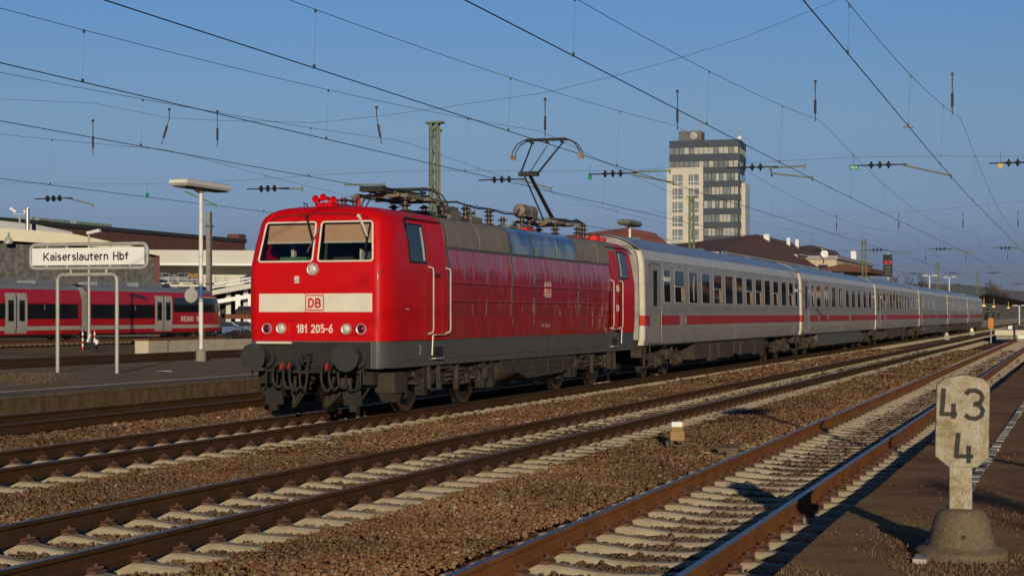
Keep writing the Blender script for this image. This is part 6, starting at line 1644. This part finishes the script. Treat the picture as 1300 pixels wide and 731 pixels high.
g.add(vs, [(j, j+1, n+j+1, n+j) for j in range(n-1)]+[(j, 2*n+j, 2*n+j+1, j+1) for j in range(n-1)])
tag(g.build('hills', mat('far_wooded_hill', (.05, .06, .075), .9, scale=.01)), kind='structure')

# buffer stop and end platform of the near track
t = thing('buffer_stop', 'small dark buffer stop with white plate at the end of the near track', 'buffer stop', (122, yf(122), -.2))
g = MB()
for s in (-.75, .75): g.bar((0, s, 0), (0, s, 1.15), .14, .14); g.bar((1.2, s, 0), (0, s, 1.05), .12, .12)
g.box(-.12, .12, -1.2, 1.2, .9, 1.25); g.build('frame', M['void'], t)
g = MB(); g.box(-.15, -.12, -.5, .5, .30, .52); g.box(-.15, -.12, .55, 1.15, .95, 1.2); g.build('plate', M['signwhite'], t)
g = MB(); g.lathe([(.16, 0), (.18, .08), (.05, .1)], (-.12, -.7, 1.07), (-1, 0, 0), 12); g.lathe([(.16, 0), (.18, .08), (.05, .1)], (-.12, .7, 1.07), (-1, 0, 0), 12); g.build('buffer', M['black'], t)
t = thing('end_platform', 'low pale concrete platform behind the buffer stop', 'platform', (0, 0, -.3))
g = MB(); g.box(127, 200, -6, 6.15, 0, .55); g.build('base', M['conc'], t)
g = MB(); g.box(126.9, 200, -6, 6.25, .55, .95); g.build('slab', M['cream_fascia'], t, bevel=.03)
q = at_lat(1258, 412, 6.9); t = thing('marker_board', 'orange marker board on a short post in front of the canopy', 'marker', (120, at_S(1258, 412, 120).y, -.2))
zz = at_S(1258, 411, 120).z+.2
g = MB(); g.box(-.02, .02, -.17, .17, zz-.35, zz+.40); g.build('board', M['orange'], t)
g = MB(); g.cyl((.05, 0, 0), (.05, 0, zz-.3), .05); g.build('post', M['frame'], t)
for u, v, m_, lab in ((1202, 424, 'redlamp', 'small reddish ground lamp beside the middle track'), (1234, 418.5, 'warm', 'small yellow ground lamp near the train end')):
    y_ = 10.2; q = at_lat(u, v, y_); t = thing('ground_lamp', lab, 'ground lamp', (q.x, y_, -.2), 0, 'small ground lamps beside the far rails')
    g = MB(); g.box(-.12, .12, -.22, .22, 0, q.z+.1); g.build('housing', M['frame'], t, bevel=.04)
    g = MB(); g.lathe([(.14, 0), (.12, .05)], (-.12, 0, q.z+.2), (-1, 0, 0), 12); g.build('lens', M['warm'] if m_ == 'warm' else M['lens'], t)

# ------------------------------------------------------------------ foreground furniture
kx, ky, kz = 12.42, .85, .04
t = thing('kilometre_stone', 'weathered concrete kilometre stone painted 43 over 4 in the right foreground', 'kilometre stone', (kx, ky, kz))
def kmat():
    m = bpy.data.materials.new('weathered_stone_paint'); n, b = nodes(m)
    c = ramp(n, noise(n, 5.5, 9, .72), [(.30, (.17, .12, .06)), (.43, (.33, .255, .145)), (.54, (.46, .40, .285)), (.70, (.54, .49, .38))])
    c = mixn(n, 1.0, c, ramp(n, noise(n, 90, 3, .6), [(.32, .6), (.6, 1.05)]), 'MULTIPLY')
    n.links.new(c, b.inputs['Base Color']); b.inputs['Roughness'].default_value = .95; b.inputs['Specular IOR Level'].default_value = .1
    bn = n.nodes.new('ShaderNodeBump'); bn.inputs['Strength'].default_value = .5; bn.inputs['Distance'].default_value = .01
    n.links.new(noise(n, 60, 6, .7), bn.inputs['Height']); n.links.new(bn.outputs[0], b.inputs['Normal']); return m
M['kstone'] = kmat()
M['kstone_old'] = mat('weathered_white_concrete', (.43, .38, .28), .9, var=.2, scale=9, bump=.45, bscale=70, dirt=(.16, .11, .055), damt=.8, dscale=4.5)
M['kbase'] = mat('exposed_aggregate_concrete', (.20, .145, .08), .95, var=.4, scale=50, bump=.7, bscale=110, dirt=(.10, .075, .05), damt=.4, dscale=7)
s_ = 12.0/F      # metres per photo pixel at the stone
ROT = Matrix.Rotation(TH-math.pi/2+math.pi/2, 4, 'Z')
t.rotation_euler = (0, 0, R(6))
def ky_(u): return -(u-1219)*s_
def kz_(v): return (703-v)*s_
pan = [(ky_(1187), kz_(576)), (ky_(1204), kz_(590)), (ky_(1238), kz_(590)), (ky_(1253), kz_(578)), (ky_(1254.5), kz_(487)), (ky_(1247), kz_(478)), (ky_(1224), kz_(472.5)), (ky_(1200), kz_(477)), (ky_(1189), kz_(486))]
g = MB(); g.prism(pan, 'x', -.055, .055); g.build('panel', M['kstone'], t, bevel=.012)
g = MB(); g.box(-.05, .05, ky_(1233), ky_(1204.5), kz_(650), kz_(588)); g.build('post', M['kstone'], t, bevel=.012)
g = MB(); g.lathe([(.325, -.05), (.325, .045), (.30, .065), (.245, .075), (.235, .09), (.195, .27), (.165, .325), (.12, .345), (.0, .35)], (0, ky_(1220), 0), (0, 0, 1), 40); bs = g.build('foot', M['kbase'], t, smooth=50)
g = MB(); g.cyl((-.24, ky_(1222), .165), (-.20, ky_(1222), .165), .013, n=10); g.build('lifting_hole', M['black'], bs)
M['digit'] = mat('faded_black_paint', (.035, .032, .03), .85, var=.3, scale=20)
def stroke(g, pts, w_, x0=-.0575, x1=-.054):
    P = [Vector((ky_(u), kz_(v))) for u, v in pts]; n = len(P); Lp, Rp = [], []
    for i, p in enumerate(P):
        d = (P[min(i+1, n-1)]-P[max(i-1, 0)]).normalized(); nn = Vector((-d.y, d.x))
        Lp.append(p+nn*w_/2); Rp.append(p-nn*w_/2)
    for i in range(n-1): g.prism([tuple(Lp[i]), tuple(Lp[i+1]), tuple(Rp[i+1]), tuple(Rp[i])], 'x', x0, x1)
wd = .033
g = MB(); stroke(g, [(1198, 490), (1195.5, 524)], wd); stroke(g, [(1193, 522.5), (1214.5, 522.5)], wd*.9, -.058); stroke(g, [(1210, 509), (1210, 528)], wd, -.0585); g.build('digit_four', M['digit'], t)
g = MB(); stroke(g, [(1225, 497), (1229, 493), (1236, 492), (1243, 495), (1245.5, 501), (1243, 507), (1236, 509.5)], wd); stroke(g, [(1234, 509.5), (1242, 511), (1246, 517), (1244, 524), (1237, 528), (1229, 527), (1224, 523)], wd, -.058); g.build('digit_three', M['digit'], t)
g = MB(); stroke(g, [(1216, 546), (1213, 577)], wd); stroke(g, [(1211, 575.5), (1234, 575.5)], wd*.9, -.058); stroke(g, [(1228.5, 562), (1228.5, 584)], wd, -.0585); g.build('digit_four', M['digit'], t)
# track magnet and junction box
t = thing('track_magnet', 'ochre track device with white reflector top in the gravel beside the middle track', 'track device', (24.55, 5.83, -.22), R(10)); t.scale = (.85, .85, .85)
g = MB(); g.box(-.16, .16, -.13, .13, .12, .30); g.prism([(-.14, .30), (.14, .30), (.10, .36), (-.10, .36)], 'y', -.11, .11); g.build('housing', M['ochre'], t, bevel=.02)
g = MB(); g.box(-.10, .0, -.09, .11, .36, .46); g.build('reflector', M['signwhite'], t, bevel=.02)
g = MB(); g.box(-.105, -.0, -.125, -.092, .37, .45); g.build('red_end', M['orange'], t)
g = MB()
for y in (-.10, .10): g.box(-.12, .12, y-.03, y+.03, -.05, .12)
g.box(-.22, .15, .14, .20, .02, .12); g.build('foot', M['iron'], t)
t = thing('junction_box', 'low grey concrete cable box beside the near track', 'cable box', (23.2, 4.78, -.24), R(8)); t.scale = (.68, .68, .8)
g = MB(); g.box(-.22, .22, -.20, .20, 0, .15); g.build('body', M['kerb'], t, bevel=.01)
g = MB(); g.box(-.25, .25, -.23, .23, .15, .19); g.build('lid', M['kerb'], t, bevel=.01)
g = MB(); g.cyl((-.22, .05, .08), (-.34, .10, .08), .045, n=10); g.cyl((-.30, .12, .03), (-.36, .2, .10), .03, n=8); g.build('cable_gland', M['iron'], t)
hose(t, [(-.3, .12, .06), (-.1, .5, .10), (.5, .85, .05), (1.25, 1.05, .05)], .012, M['beige'], 'cable')
for (u, v, m_, lab, sz) in ((208, 472, 'signwhite', 'scrap of white paper lying on the left platform', .35),):
    q = at_Z(u, v, F*(HC-.27)/(v-V0)); t = thing('paper_scrap', lab, 'litter', (q.x, q.y, .268), .4)
    g = MB(); n_ = 5
    g.add([(sz*(i/n_-.5)*1.5, sz*(j/2-.5), .012+.02*math.sin(i*1.7+j)) for i in range(n_+1) for j in range(3)], [(i*3+j, (i+1)*3+j, (i+1)*3+j+1, i*3+j+1) for i in range(n_) for j in range(2)]); g.build('sheet', M['signwhite'], t)
# unseen houses added across the yard for the train's flank and panes to mirror
x = 95
for k in range(22):
    wm = ('stucco', 'brick', 'beige')[k % 3]; l_ = random.uniform(20, 30); h_ = random.uniform(7.5, 12.5)
    t = thing('added_house', 'unseen house with tiled roof added across the yard, outside the picture at right', 'house', (x, -47-random.uniform(0, 3), -.3), 0, 'added houses across the yard')
    g = MB(); g.box(0, l_, -9, 0, 0, h_); g.build('wall', M[wm], t)
    g = MB(); g.prism([(-9.4, h_), (.4, h_), (-4.5, h_+3.2)], 'x', -.3, l_+.3); g.build('roof', M['tile'], t)
    for j in range(int(l_/3.4)):
        for z_ in ([1.2, 4.0, 6.4] if h_ > 8.4 else [1.2, 4.0]):
            g = MB(); g.box(1.0+j*3.4, 2.4+j*3.4, -.02, .04, z_, z_+1.5); g.build('window', M['winddark'], t)
    x += l_+random.uniform(1.5, 7)

# unseen bare trees added to throw thin shade on the platform
def shade_tree(x, y, H_, seed):
    n0 = set(bpy.data.objects); bare_tree('unseen bare young tree added to shade the near platform, outside the picture at right', (x, y, .03), H_, .75, seed)
shade_tree(2.5, -5.6, 4.6, 11); shade_tree(8.5, -4.6, 3.2, 5)
